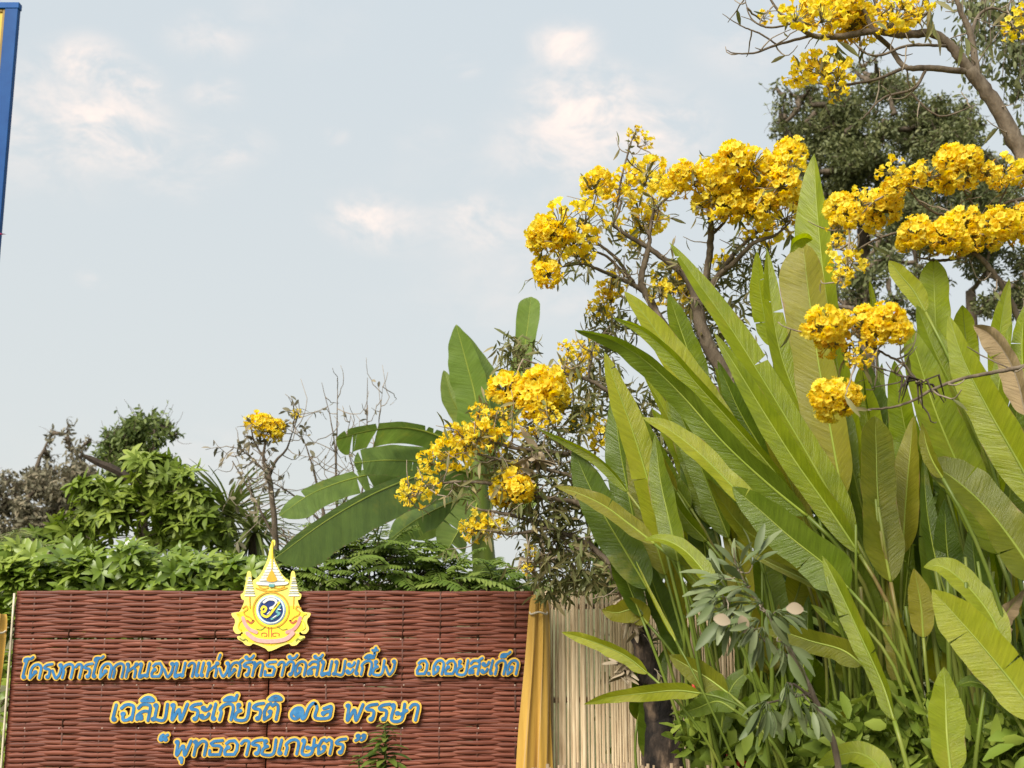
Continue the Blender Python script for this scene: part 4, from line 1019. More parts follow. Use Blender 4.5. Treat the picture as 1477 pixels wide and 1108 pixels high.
# -- the thin small one behind the board
D = 8.3
S = Tree('trumpet_tree', 'small half-bare trumpet tree with two flower heads behind the woven board', P(400, 860, D), rs=.6)
S.limb([(405, 1250, D, .05), (402, 900, D, .045), (396, 760, D, .038), (390, 700, D, .034), (385, 680, D, .03)], 'trunk')
S.limb([(386, 690, D, .026), (380, 660, D, .02), (382, 640, D, .014), (378, 620, D, .008)])
S.limb([(388, 688, D, .024), (398, 665, D, .018), (412, 650, D, .013), (420, 630, D, .008), (428, 605, D, .006), (432, 590, D, .004)])
S.limb([(384, 665, D, .014), (368, 640, D, .012), (362, 618, D, .008), (360, 605, D, .005)])
S.limb([(384, 682, D, .014), (362, 660, D, .010), (345, 648, D, .007), (334, 645, D, .004)])
S.limb([(398, 780, D, .02), (372, 730, D, .015), (350, 690, D, .010), (335, 665, D, .006)])
for x, y, r, k in [(370, 610, 14, 'thin'), (380, 612, 14, 'full'), (396, 618, 14, 'full'), (392, 624, 11, 'thin'), (362, 608, 9, 'thin'), (428, 596, 6, 'thin'), (488, 778, 5, 'thin')]:
    S.flower(x, y, D - .05, r, k)
S.sprigs(75, (.08, .3), leaves=4, lsize=(.05, .08), kind='oval', zone=lambda p: p[2] > 2.0)
for x, y in [(410, 612), (428, 600), (345, 650), (362, 640), (440, 620)]:
    S.clump(x, y, D, 9, 8, 12, (.04, .06), 'oval')
S.close('grey_tree')
# -- bare twiggy shrub with upright whips
D = 8.6
Bs = Tree('bare_shrub', 'leafless twiggy shrub with thin upright whips behind the woven board', P(480, 860, D), cat='shrub', rs=.75)
for pts in [[(475, 1200, D, .03), (478, 850, D, .026), (470, 760, D, .02), (455, 690, D, .012), (440, 640, D, .006), (425, 615, D, .003)],
            [(480, 830, D, .02), (486, 740, D, .014), (484, 660, D, .009), (478, 610, D, .006), (464, 552, D, .0025)],
            [(484, 700, D, .012), (486, 620, D, .007), (487, 545, D, .003)],
            [(490, 800, D, .018), (520, 720, D, .010), (528, 640, D, .006), (530, 545, D, .003)],
            [(524, 680, D, .008), (540, 640, D, .005), (548, 600, D, .003), (552, 558, D, .002)],
            [(470, 760, D, .014), (430, 720, D, .010), (400, 700, D, .006), (380, 690, D, .003)],
            [(488, 740, D, .012), (510, 690, D, .008), (500, 640, D, .005), (506, 600, D, .003)],
            [(478, 850, D, .02), (440, 800, D, .014), (420, 790, D, .010), (405, 760, D, .006)],
            [(490, 810, D, .016), (540, 770, D, .010), (560, 720, D, .006)]]:
    Bs.limb(pts)
Bs.sprigs(120, (.1, .4), leaves=1, lsize=(.04, .07), kind='oval', up=.6)
Bs.close('grey_tree', 'twig')
# ================================================================ long banana-like leaves
def blade_profile(u, base=.16, tip=.55):
    a = np.clip(u / base, 0, 1); b = np.clip((u - tip) / (1 - tip), 0, 1)
    return (1 - (1 - a) ** 2) ** .7 * np.clip(1 - b ** 1.8, 0, 1) ** .80
def blade(pts, W, roll=0.0, fold=.25, ruffle=.05, tears=0, seed=0, base=.20, tip=.42, nu=46, curl=0.0, arch=0.0, wl=1.0, wr=1.0, leftonly=None, cut=1.0, twist=0.0):
    """pts: (px, py, distance) from stalk to tip. Returns blade mesh builder and the midrib path"""
    r = np.random.default_rng(seed)
    Wd = np.array([tuple(P(x, y, d)) for x, y, d in pts])
    pth = smooth_path(Wd, nu)
    t = np.gradient(pth, axis=0); t = unit(t)
    view = unit(pth - np.array([0, 0, CAM_Z]))
    n0 = unit(-view + t * (view * t).sum(1)[:, None])
    u = np.linspace(0, 1, nu) * cut
    ang = R(roll) + R(twist) * u
    n = n0 * np.cos(ang)[:, None] + np.cross(t, n0) * np.sin(ang)[:, None]
    side = np.cross(t, n)
    dm = float(np.mean([p[2] for p in pts]))
    wob = 1 + .05 * np.sin(u * 7 + r.uniform(0, 6)) + .035 * np.sin(u * 17 + r.uniform(0, 6)) + .02 * np.sin(u * 37 + r.uniform(0, 6))
    hw = W * PXM(dm) * blade_profile(u, base, tip) * wob
    mb = MB()
    nv = 6
    for s in (-1, 1):
        ws = wl if s < 0 else wr
        f = fold if np.isscalar(fold) else fold[0 if s < 0 else 1]
        ph = r.uniform(0, 6, 3)
        cuts = [0.0] + sorted(r.uniform(.12, .95, tears).tolist()) + [1.0]
        for a, b in zip(cuts[:-1], cuts[1:]):
            m = max(3, int((b - a) * nu) + 2)
            uu = np.linspace(a, b, m)
            tilt = r.normal() * .12 if tears else 0.0
            g = 0.006 * min(2, tears) if tears else 0.0
            V, UV = [], []
            for j in range(nv + 1):
                v = j / nv
                ue = uu + (g * v * (np.linspace(1, -1, m)) if tears else 0)
                ii = np.clip(ue, 0, 1) * (nu - 1)
                i0 = np.clip(ii.astype(int), 0, nu - 2); fr = (ii - i0)[:, None]
                L = lambda A: A[i0] * (1 - fr) + A[i0 + 1] * fr
                H = (hw[i0] * (1 - fr[:, 0]) + hw[i0 + 1] * fr[:, 0]) * ws
                wav = ruffle * (np.sin(ue * 19 + ph[0]) * .6 + np.sin(ue * 41 + ph[1]) * .35 + np.sin(ue * 9 + ph[2]) * .7) * v * v
                lift = f * v - curl * v * v + wav + tilt * v - arch * v * v
                wx = v * math.cos(min(1.2, abs(f)) * .6)
                slant = 0.10 * v * H[:, None] * L(t)
                q = L(pth) + s * L(side) * (wx * H)[:, None] + L(n) * (lift * H)[:, None] + slant
                V.append(q); UV.append(np.stack([np.clip(ue, 0, .999), np.full(m, s * v)], -1))
            V = np.array(V); UV = np.array(UV)
            i = np.arange(nv)[:, None] * m + np.arange(m - 1)[None, :]
            F = np.stack([i, i + 1, i + m + 1, i + m], -1).reshape(-1, 4)
            if s > 0: F = F[:, ::-1]
            mb.add(V.reshape(-1, 3), F, UV.reshape(-1, 2))
    return mb, pth, n
def big_leaf(root, pts, W, mat,  stalk_to=None, rr=.006, name='leaf', ribmat='rib', **kw):
    mb, pth, n = blade(pts, W, **kw)
    o = part(name, mb.mesh(name, MAT[mat]), root)
    rm = MB()
    rp = pth - n * 0.0015
    rad = np.linspace(rr, rr * .22, len(rp))
    add_tube(rm, rp, rad, 6)
    part('midrib', rm.mesh('midrib', MAT[ribmat]), o)
    if stalk_to is not None:
        b = np.array(stalk_to); a = pth[0]; t0 = unit(pth[0] - pth[2]); L = np.linalg.norm(b - a)
        k = np.linspace(0, 1, 16)[:, None]
        c = a + t0 * L * .45
        cv = (1 - k) ** 2 * a + 2 * k * (1 - k) * c + k * k * b
        sm = MB(); add_tube(sm, cv, np.linspace(rr * 1.05, rr * 1.9, 16), 7)
        part('leaf_stalk', sm.mesh('leaf_stalk', MAT['stalk']), o)
    return o

CL1 = thing('big_leaved_clump', 'tall clump of upright banana-like leaves with one leaf taller than all around', 'plant', ground_of(P(1290, 1108, 4.75)))
CL2 = thing('big_leaved_clump', 'clump of banana-like leaves spreading over the bamboo screen and charred trunk', 'plant', ground_of(P(1075, 1108, 5.25)))
CL3 = thing('big_leaved_clump', 'clump of banana-like leaves holding one brown dead leaf under the forked limb', 'plant', ground_of(P(1430, 1108, 4.3)))
def foot(root, spread=.16):
    l = root.location
    return (l.x + rng.uniform(-spread, spread), l.y + rng.uniform(-.10, .16), 0.02)
def LF(root, pts, d0, d1, W, mat, **kw):
    """pts tip first as read from the photograph"""
    pts = pts[::-1]; m = len(pts)
    q = [(x, y, d0 + (d1 - d0) * k / (m - 1)) for k, (x, y) in enumerate(pts)]
    kw.setdefault('seed', rng.randrange(9999))
    kw.setdefault('tears', rng.choice([0, 0, 0, 1]))
    kw['ruffle'] = kw.get('ruffle', .05) * 1.5
    kw.setdefault('twist', rng.uniform(-30, 30))
    st = kw.pop('stalk', True)
    return big_leaf(root, q, W * .77, mat, stalk_to=foot(root) if st else None, **kw)
# --- middle clump (tip first)
LF(CL1, [(1174, 222), (1178, 300), (1188, 400), (1203, 500), (1222, 600), (1240, 690)], 4.75, 4.9, 39, 'heli_a', roll=-30, fold=.2, wl=1.35, wr=.75, ruffle=.03, tip=.6, rr=.008)
LF(CL1, [(1158, 350), (1166, 420), (1180, 520), (1198, 620), (1216, 720)], 4.6, 4.7, 38, 'heli_c', roll=-12, fold=.25, wl=1.3, wr=.9, ruffle=.03, tip=.82, rr=.007)
LF(CL1, [(1172, 346), (1160, 343), (1146, 350), (1140, 364)], 4.56, 4.58, 16, 'heli_a', roll=40, fold=.5, base=.5, tip=.5, rr=.003, stalk=False)
LF(CL1, [(1106, 358), (1112, 430), (1126, 510), (1156, 590), (1192, 670), (1224, 740)], 4.65, 4.75, 29, 'heli_a', roll=18, fold=.3, ruffle=.04, rr=.007)
LF(CL1, [(1092, 362), (1098, 430), (1112, 500)], 4.95, 4.85, 20, 'heli_a', roll=-30, fold=.3, rr=.005)
LF(CL1, [(966, 350), (1005, 405), (1055, 475), (1105, 555), (1150, 630), (1196, 710), (1235, 780)], 4.55, 4.7, 31, 'heli_a', roll=28, fold=.32, ruffle=.03, rr=.008, tip=.5)
LF(CL1, [(1030, 480), (1062, 530), (1105, 600), (1150, 670), (1200, 740), (1240, 800)], 4.45, 4.65, 24, 'heli_a', roll=-28, fold=.35, rr=.007)
LF(CL1, [(1262, 600), (1264, 650), (1266, 710), (1272, 770), (1285, 840)], 4.42, 4.5, 36, 'heli_c', roll=12, fold=.15, ruffle=.02, tip=.78, rr=.007)
LF(CL1, [(1318, 600), (1312, 660), (1306, 730), (1302, 800)], 4.6, 4.6, 30, 'heli_c', roll=-25, fold=.25, rr=.006)
LF(CL1, [(1210, 560), (1222, 640), (1240, 720), (1262, 800)], 4.75, 4.75, 30, 'heli_b', roll=25, fold=.3)
LF(CL1, [(1240, 530), (1250, 600), (1262, 680), (1280, 780)], 4.95, 4.9, 36, 'heli_a', roll=-15, fold=.2)
LF(CL1, [(1186, 802), (1210, 850), (1240, 915), (1272, 985), (1290, 1040)], 4.15, 4.35, 22, 'heli_a', roll=-38, fold=.55, rr=.008, tip=.6)
LF(CL1, [(1056, 702), (1095, 735), (1140, 775), (1190, 815), (1225, 850)], 4.35, 4.5, 40, 'heli_b', roll=-6, fold=.18, ruffle=.03, tip=.45, rr=.006)
LF(CL1, [(1178, 690), (1195, 760), (1220, 840), (1250, 920)], 4.85, 4.8, 34, 'heli_b', roll=10, fold=.25)
LF(CL1, [(1330, 640), (1322, 720), (1312, 800), (1304, 880)], 4.8, 4.7, 34, 'heli_b', roll=14, fold=.2)
LF(CL1, [(1020, 690), (1070, 760), (1130, 800), (1200, 850)], 4.75, 4.7, 26, 'heli_c', roll=30, fold=.3)
LF(CL1, [(1225, 790), (1245, 860), (1262, 920), (1278, 980)], 4.65, 4.6, 34, 'heli_b', roll=-15, fold=.2)
LF(CL1, [(1275, 820), (1290, 890), (1300, 940), (1302, 1000)], 4.5, 4.5, 24, 'heli_c', roll=-40, fold=.3)
LF(CL1, [(1098, 905), (1130, 912), (1170, 925), (1215, 938), (1245, 960)], 4.3, 4.45, 23, 'heli_c', roll=-10, fold=.2)
LF(CL1, [(1170, 872), (1195, 892), (1225, 915), (1250, 945)], 4.4, 4.5, 13, 'heli_a', roll=20, fold=.4)
LF(CL1, [(1178, 1104), (1205, 1092), (1235, 1086), (1262, 1100), (1280, 1130)], 4.0, 4.3, 22, 'heli_a', roll=10, fold=.2)
# --- left clump
LF(CL2, [(900, 420), (930, 455), (965, 505), (1003, 560), (1040, 620), (1060, 670)], 5.0, 5.1, 31, 'heli_a', roll=20, fold=.25, rr=.007)
LF(CL2, [(964, 423), (980, 470), (1000, 530), (1015, 590)], 5.1, 5.1, 25, 'heli_a', roll=22, fold=.3, rr=.006)
LF(CL2, [(884, 458), (925, 476), (970, 515), (1010, 560), (1060, 615), (1110, 672), (1140, 710)], 4.7, 4.85, 20, 'heli_a', roll=-34, fold=.45, ruffle=.06, rr=.007)
LF(CL2, [(829, 476), (880, 490), (930, 520), (985, 572), (1045, 640), (1110, 700), (1165, 745)], 4.55, 4.75, 32, 'heli_b', roll=-24, fold=.3, ruffle=.09, rr=.008, tip=.5)
LF(CL2, [(872, 508), (890, 560), (912, 620), (934, 690), (950, 750), (962, 800)], 4.95, 5.0, 31, 'heli_a', roll=16, fold=.2, rr=.007)
LF(CL2, [(945, 625), (952, 690), (965, 750), (978, 810)], 4.8, 4.9, 26, 'heli_a', roll=-18, fold=.2, rr=.006)
LF(CL2, [(926, 602), (965, 620), (1010, 655), (1055, 700), (1100, 745)], 4.5, 4.7, 22, 'heli_a', roll=22, fold=.35, rr=.006)
LF(CL2, [(826, 645), (845, 690), (872, 745), (905, 800), (935, 850)], 5.05, 5.1, 34, 'heli_b', roll=8, fold=.15, rr=.006, tip=.5)
LF(CL2, [(802, 702), (835, 712), (872, 730), (910, 758), (945, 785)], 4.85, 4.95, 17, 'heli_c', roll=15, fold=.3, rr=.006)
LF(CL2, [(776, 618), (810, 634), (850, 655), (880, 680), (905, 710)], 5.0, 5.1, 11, 'heli_a', roll=-25, fold=.6, rr=.005)
LF(CL2, [(884, 560), (893, 640), (908, 720), (925, 800)], 5.3, 5.3, 32, 'heli_b', roll=-12, fold=.2)
LF(CL2, [(928, 779), (955, 778), (985, 792), (1012, 820), (1030, 850)], 4.6, 4.8, 17, 'heli_a', roll=18, fold=.35, rr=.005)
LF(CL2, [(960, 720), (1000, 690), (1020, 660)], 5.35, 5.35, 30, 'heli_b', roll=-10, fold=.2)
LF(CL2, [(985, 620), (1000, 700), (1015, 780), (1022, 850)], 5.25, 5.25, 30, 'heli_b', roll=20, fold=.2)
LF(CL2, [(1042, 690), (1060, 760), (1070, 830), (1075, 900)], 5.1, 5.15, 26, 'heli_c', roll=-20, fold=.3)
LF(CL2, [(1050, 780), (1110, 812), (1170, 842), (1220, 880)], 4.4, 4.7, 9, 'heli_c', roll=20, fold=.5, rr=.006)
LF(CL2, [(810, 912), (838, 920), (872, 932), (905, 948), (935, 972)], 4.85, 5.0, 14, 'heli_a', roll=-30, fold=.5, ruffle=.12, rr=.005)
LF(CL2, [(842, 1016), (880, 1006), (930, 1000), (975, 996), (1010, 1000)], 4.7, 4.9, 15, 'heli_a', roll=-4, fold=[.1, .5], ruffle=.06, rr=.005)
LF(CL2, [(965, 945), (990, 960), (1020, 978), (1050, 1000)], 4.75, 4.9, 22, 'heli_c', roll=-10, fold=.2)
LF(CL2, [(980, 1030), (1005, 1022), (1035, 1012), (1060, 1025)], 4.7, 4.85, 18, 'heli_b', roll=12, fold=.2)
LF(CL2, [(868, 880), (890, 884), (915, 880), (935, 900)], 5.2, 5.25, 22, 'heli_c', roll=-10, fold=.2)
LF(CL2, [(930, 800), (945, 850), (965, 900), (985, 950)], 5.3, 5.25, 24, 'heli_b', roll=15, fold=.25)
LF(CL2, [(1090, 960), (1060, 985), (1045, 1020), (1040, 1060)], 5.0, 5.0, 20, 'heli_b', roll=-10, fold=.2)
LF(CL2, [(918, 810), (935, 850), (955, 890), (975, 925)], 4.75, 4.9, 5, 'heli_a', roll=30, fold=.4, rr=.004)
# --- right clump
LF(CL3, [(1306, 462), (1325, 520), (1352, 600), (1386, 680), (1420, 750), (1440, 800)], 4.35, 4.4, 42, 'heli_a', roll=10, fold=.2, ruffle=.03, rr=.008)
LF(CL3, [(1368, 455), (1390, 520), (1425, 590), (1465, 660), (1510, 740)], 4.15, 4.3, 38, 'heli_a', roll=-22, fold=.28, ruffle=.05, rr=.008)
LF(CL3, [(1322, 440), (1350, 510), (1390, 590), (1430, 680)], 4.5, 4.5, 36, 'heli_a', roll=18, fold=.2, rr=.007)
LF(CL3, [(1346, 372), (1348, 430), (1352, 500), (1362, 580)], 4.6, 4.6, 30, 'heli_a', roll=-20, fold=.2, tip=.7)
LF(CL3, [(1282, 376), (1298, 396), (1318, 420), (1335, 450)], 4.5, 4.55, 20, 'heli_a', roll=18, fold=.25, base=.3)
LF(CL3, [(1388, 440), (1392, 480), (1398, 540)], 4.75, 4.7, 22, 'heli_a', roll=10, fold=.2)
LF(CL3, [(1254, 405), (1259, 440), (1262, 480)], 5.0, 5.0, 7, 'heli_a', roll=30, fold=.5)
LF(CL3, [(1456, 402), (1445, 460), (1440, 520), (1446, 600)], 4.6, 4.55, 20, 'heli_a', roll=20, fold=.25)
LF(CL3, [(1478, 440), (1474, 500), (1478, 580)], 4.5, 4.5, 22, 'heli_a', roll=-20, fold=.25)
LF(CL3, [(1338, 668), (1375, 690), (1420, 730), (1460, 780), (1500, 840)], 3.95, 4.1, 44, 'heli_c', roll=16, fold=[.5, .1], ruffle=.06, tip=.7, base=.1, rr=.007, tears=1)
LF(CL3, [(1330, 610), (1336, 640), (1345, 665), (1360, 690)], 4.0, 4.02, 14, 'heli_c', roll=-30, fold=.4)
LF(CL3, [(1344, 850), (1375, 885), (1415, 930), (1460, 985), (1500, 1040)], 3.8, 4.0, 43, 'heli_a', roll=-6, fold=.14, ruffle=.03, tip=.5, rr=.006)
LF(CL3, [(1332, 818), (1360, 818), (1395, 845), (1430, 890), (1450, 940)], 3.95, 4.1, 26, 'heli_a', roll=24, fold=.3)
LF(CL3, [(1362, 962), (1364, 1010), (1366, 1060), (1372, 1120)], 3.85, 3.95, 31, 'heli_a', roll=6, fold=.15, tip=.45, rr=.006)
LF(CL3, [(1378, 990), (1405, 984), (1440, 1000), (1468, 1040)], 3.9, 4.05, 17, 'heli_b', roll=20, fold=.4, ruffle=.08)
LF(CL3, [(1318, 820), (1328, 870), (1332, 920)], 4.3, 4.3, 22, 'heli_c', roll=-12, fold=.25)
LF(CL3, [(1362, 720), (1366, 790), (1376, 860), (1390, 930)], 4.5, 4.45, 30, 'heli_b', roll=14, fold=.2)
LF(CL3, [(1400, 760), (1408, 830), (1418, 900), (1426, 960)], 4.35, 4.35, 30, 'heli_b', roll=-20, fold=.2)
LF(CL3, [(1470, 560), (1462, 640), (1456, 720), (1450, 800)], 4.6, 4.5, 40, 'heli_b', roll=10, fold=.2)
LF(CL3, [(1420, 600), (1422, 690), (1425, 780), (1428, 860)], 4.7, 4.6, 40, 'heli_b', roll=-8, fold=.2)
LF(CL3, [(1478, 850), (1455, 880), (1440, 905), (1430, 950)], 4.0, 4.1, 20, 'dead_blade', roll=30, fold=.4, ruffle=.15, name='withered_leaf')
LF(CL3, [(1404, 470), (1425, 480), (1450, 510), (1468, 550), (1480, 600)], 4.25, 4.3, 26, 'dead_blade', roll=-35, fold=.75, curl=.2, ruffle=.1, name='withered_leaf', ribmat='twig')
LF(CL2, [(960, 560), (985, 620), (1010, 690), (1030, 760)], 5.2, 5.2, 28, 'heli_a', roll=-15, fold=.2)
LF(CL2, [(1000, 600), (1030, 660), (1062, 720), (1090, 790)], 4.95, 5.0, 26, 'heli_b', roll=25, fold=.25)
LF(CL2, [(905, 640), (920, 700), (942, 770), (960, 830)], 5.15, 5.2, 24, 'heli_c', roll=-25, fold=.25)
LF(CL2, [(1075, 640), (1100, 700), (1130, 760), (1160, 830)], 5.0, 5.0, 28, 'heli_a', roll=-20, fold=.25)
LF(CL2, [(865, 740), (885, 790), (905, 840), (925, 890)], 5.2, 5.25, 24, 'heli_b', roll=18, fold=.2)
LF(CL2, [(1035, 520), (1065, 590), (1100, 650), (1140, 720)], 5.05, 5.05, 26, 'heli_b', roll=-14, fold=.25)
LF(CL1, [(1150, 560), (1170, 640), (1198, 720), (1225, 800)], 4.95, 4.9, 30, 'heli_b', roll=-18, fold=.2)
LF(CL3, [(1290, 520), (1300, 590), (1315, 660), (1335, 740)], 4.75, 4.7, 30, 'heli_a', roll=-24, fold=.25)
LF(CL3, [(1240, 500), (1262, 580), (1290, 650), (1320, 720)], 5.0, 4.9, 30, 'heli_b', roll=24, fold=.25)
def fan(root, n, x0, x1, y0, y1, cx, cy, d0, d1, mats):
    for k in range(n):
        x, y = rng.uniform(x0, x1), rng.uniform(y0, y1); d = rng.uniform(d0, d1)
        vx, vy = cx - x, cy - y; l = math.hypot(vx, vy); vx, vy = vx / l, vy / l
        L = min(rng.uniform(170, 260), l * .8); bow = rng.uniform(-14, 14)
        LF(root, [(x, y), (x + vx * L * .35 - vy * bow, y + vy * L * .35 + vx * bow), (x + vx * L * .7 - vy * bow, y + vy * L * .7 + vx * bow), (x + vx * L, y + vy * L)], d, d + .05, rng.uniform(16, 27), rng.choice(mats), roll=rng.uniform(-42, 42), fold=rng.uniform(.2, .5))
fan(CL2, 14, 880, 1080, 500, 760, 1130, 980, 4.95, 5.35, ['heli_a', 'heli_b', 'heli_c', 'heli_a'])
fan(CL1, 13, 1080, 1320, 470, 760, 1270, 1050, 4.75, 5.1, ['heli_a', 'heli_b', 'heli_a', 'heli_c'])
fan(CL3, 14, 1290, 1480, 440, 820, 1420, 1100, 4.4, 4.75, ['heli_a', 'heli_b', 'heli_a', 'heli_c'])
# random deeper leaves and bare stalks that fill the heart of each clump
def stalks(root, n, x0, x1, y0, y1, d0, d1):
    for k in range(n):
        x = rng.uniform(x0, x1); y = rng.uniform(y0, y1); d = rng.uniform(d0, d1)
        a = np.array(P(x, y, d)); b = np.array(foot(root, .22)); c = (a + b) / 2 + np.array([rng.uniform(-.08, .08), rng.uniform(-.05, .05), .1])
        t = np.linspace(0, 1, 12)[:, None]
        sm = MB(); add_tube(sm, (1 - t) ** 2 * a + 2 * t * (1 - t) * c + t * t * b, np.linspace(.006, .014, 12) * rng.uniform(.7, 1.5), 7)
        part('leaf_stalk', sm.mesh('leaf_stalk', MAT['stalk']), root)
stalks(CL1, 15, 1180, 1330, 720, 900, 4.3, 4.8)
stalks(CL2, 9, 980, 1100, 800, 940, 4.9, 5.35)
stalks(CL3, 16, 1340, 1500, 780, 930, 4.0, 4.5)
def fill_leaves(root, n, x0, x1, y0, y1, d0, d1):
    for k in range(n):
        x = rng.uniform(x0, x1); y = rng.uniform(y0, y1); d = rng.uniform(d0, d1)
        l = P(root.location.x, 0, 1)
        bx = x + rng.uniform(-25, 25); L = rng.uniform(120, 200)
        LF(root, [(x, y), ((x + bx) / 2 + rng.uniform(-12, 12), y + L * .5), (bx, y + L)], d, d, rng.uniform(22, 36), rng.choice(['heli_b', 'heli_b', 'heli_c']), roll=rng.uniform(-35, 35), fold=.25)
fill_leaves(CL1, 9, 1080, 1320, 700, 940, 5.0, 5.4)
fill_leaves(CL1, 8, 1120, 1330, 860, 1000, 4.6, 5.0)
fill_leaves(CL3, 8, 1330, 1477, 860, 1020, 4.3, 4.7)
fill_leaves(CL2, 6, 980, 1120, 900, 1020, 5.1, 5.4)
fill_leaves(CL2, 7, 920, 1080, 700, 960, 5.4, 5.7)
fill_leaves(CL3, 9, 1320, 1477, 600, 940, 4.7, 5.0)
# red bracts low in the left clump
for (x, y, h) in [(1002, 985, 16), (1050, 1088, 18), (1062, 1092, 22), (1072, 1095, 18)]:
    bm_ = MB(); d = 5.05; k = PXM(d); a = np.array(P(x, y + h, d)); b = np.array(P(x + rng.uniform(-4, 4), y - h * .2, d))
    add_tube(bm_, [a, (a + b) / 2 + np.array([.004, 0, 0]), b], [.012, .011, .002], 6)
    part('red_bract', bm_.mesh('red_bract', MAT['red']), CL2)

# ================================================================ banana plant behind the board
D = 8.0
BAN = thing('banana_plant', 'banana plant with long arching leaf reaching over the crest', 'plant', ground_of(P(700, 860, D)))
sm = MB(); add_tube(sm, smooth_path([tuple(P(705, 1200, D)), tuple(P(702, 900, D)), tuple(P(696, 780, D)), tuple(P(690, 690, D)), tuple(P(690, 640, D))], 24), np.linspace(.11, .05, 24), 12)
part('stem', sm.mesh('stem', MAT['stalk']), BAN)
top = np.array(P(692, 690, D))
def BL(pts, W, mat, **kw):
    kw.setdefault('seed', rng.randrange(9999))
    return big_leaf(BAN, pts[::-1], W, mat, stalk_to=tuple(top + nrg.normal(size=3) * .02), **kw)
BL([(396, 806, 6.3), (470, 752, 6.7), (540, 712, 7.1), (600, 688, 7.5), (645, 676, 7.8), (682, 684, D)], 40, 'banana', roll=8, fold=[-.1, .25], wl=1.12, wr=.22, tears=0, tip=.86, base=.1, ruffle=.04, rr=.012, seed=4)
BL([(402, 745, 7.6), (450, 712, 7.8), (510, 690, 8.0), (580, 678, 8.2), (640, 688, 8.2)], 30, 'banana', roll=30, fold=-.15, wr=.4, wl=.9, tears=2, tip=.85, rr=.010, seed=8)
BL([(484, 634, 7.6), (530, 622, 7.7), (580, 617, 7.9), (630, 628, 8.0), (670, 655, D)], 27, 'banana', roll=-12, fold=[-.5, .3], wl=1.1, wr=.35, tears=4, tip=.9, ruffle=.1, rr=.012, seed=12)
BL([(510, 668, 7.9), (560, 664, 8.0), (620, 668, 8.1), (665, 680, 8.1)], 22, 'banana', roll=12, fold=-.1, tears=3, tip=.85, rr=.010, seed=21)
BL([(658, 468, 8.0), (672, 520, 8.0), (686, 575, 8.0), (693, 640, D)], 24, 'banana_young', roll=-12, fold=.3, wl=1.25, wr=1.0, tip=.45, rr=.010)
BL([(660, 472, 8.06), (690, 520, 8.1), (706, 560, 8.1), (704, 620, D)], 15, 'banana', roll=30, fold=.2, tip=.5, rr=.006)
BL([(640, 534, 8.2), (652, 575, 8.2), (670, 610, 8.2), (690, 650, D)], 17, 'banana', roll=15, fold=.2, tip=.55, rr=.008)
BL([(766, 428, 8.3), (760, 480, 8.3), (750, 540, 8.3), (732, 600, 8.2), (705, 660, D)], 17, 'banana_young', roll=-18, fold=.25, tip=.93, rr=.010)
BL([(560, 780, 8.6), (600, 750, 8.5), (650, 725, 8.4), (690, 712, 8.2)], 24, 'banana', roll=25, fold=-.3, tears=4, tip=.8, rr=.009)
BL([(640, 805, 7.6), (662, 765, 7.7), (685, 735, 7.9), (692, 705, D)], 26, 'banana', roll=-20, fold=-.2, tears=4, tip=.75, rr=.009)
BL([(760, 740, 8.2), (745, 700, 8.2), (720, 680, 8.1), (700, 684, D)], 26, 'banana', roll=15, fold=-.25, tears=3, tip=.8, rr=.009)
BL([(585, 775, 8.9), (625, 742, 8.8), (665, 722, 8.5), (692, 705, 8.1)], 30, 'banana', roll=-10, fold=-.25, tears=3, tip=.8, rr=.009)

# ================================================================ silvery palmate sapling in front of the clumps
D = 4.05
SAP = Tree('trumpet_tree_sapling', 'sapling with silvery grey-green palmate leaves standing before the big-leaved clumps', P(1200, 1108, D), cat='sapling')
SAP.limb([(1230, 1300, D, .014), (1208, 1100, D, .012), (1190, 1045, D, .011), (1165, 985, D, .010), (1140, 940, D, .009), (1118, 905, D, .007), (1106, 882, D, .005)], 'trunk', mat='bark')
SAP.limb([(1150, 955, D, .006), (1110, 930, D, .005), (1075, 900, D, .004), (1045, 880, D, .003)])
SAP.limb([(1175, 1010, D, .006), (1150, 990, D, .005), (1135, 985, D, .003)])
SAP.limb([(1168, 1000, D, .005), (1125, 1010, D, .004), (1105, 1015, D, .003)])
SAP.limb([(1112, 893, D, .005), (1080, 850, D, .004), (1062, 815, D, .003), (1058, 790, D, .002)])
TVs, TFs, TUs = leaf_template(.27, .35, .22, 5)
def palmate(px, py, d, ax, ay, n=6, L=70, sp=1.5, down=0.25):
    """leaf with n leaflets fanning round direction (ax, ay) in the picture plane"""
    mb = MB(); c = np.array(P(px, py, d)); k = PXM(d)
    a0 = math.atan2(-ay, ax)
    for q in range(n):
        f = q / (n - 1) - .5
        a = a0 + f * sp + rng.uniform(-.08, .08)
        LL = L * k * (1 - .9 * f * f) * rng.uniform(.7, 1.1)
        dn = unit(np.array([math.cos(a), rng.uniform(-.9, .6), math.sin(a) - down * .4]))
        ps = c + dn * LL * .30
        add_tube(mb, [c, (c + ps) / 2 + np.array([0, 0, .004]), ps], .0018, 5)
        B_ = basis(dn, unit(np.array([rng.uniform(-1, 1), rng.uniform(-.9, .4), rng.uniform(.2, .9)])))
        scatter(mb, TVs, TFs, TUs, ps[None], B_[None], np.array([LL * .82]))
    part('leaf', mb.mesh('palmate_leaf', MAT['silver']), SAP.t)
    a = SAP.nearest(c); SAP.tw(a, c, .003, .002, .1, False)
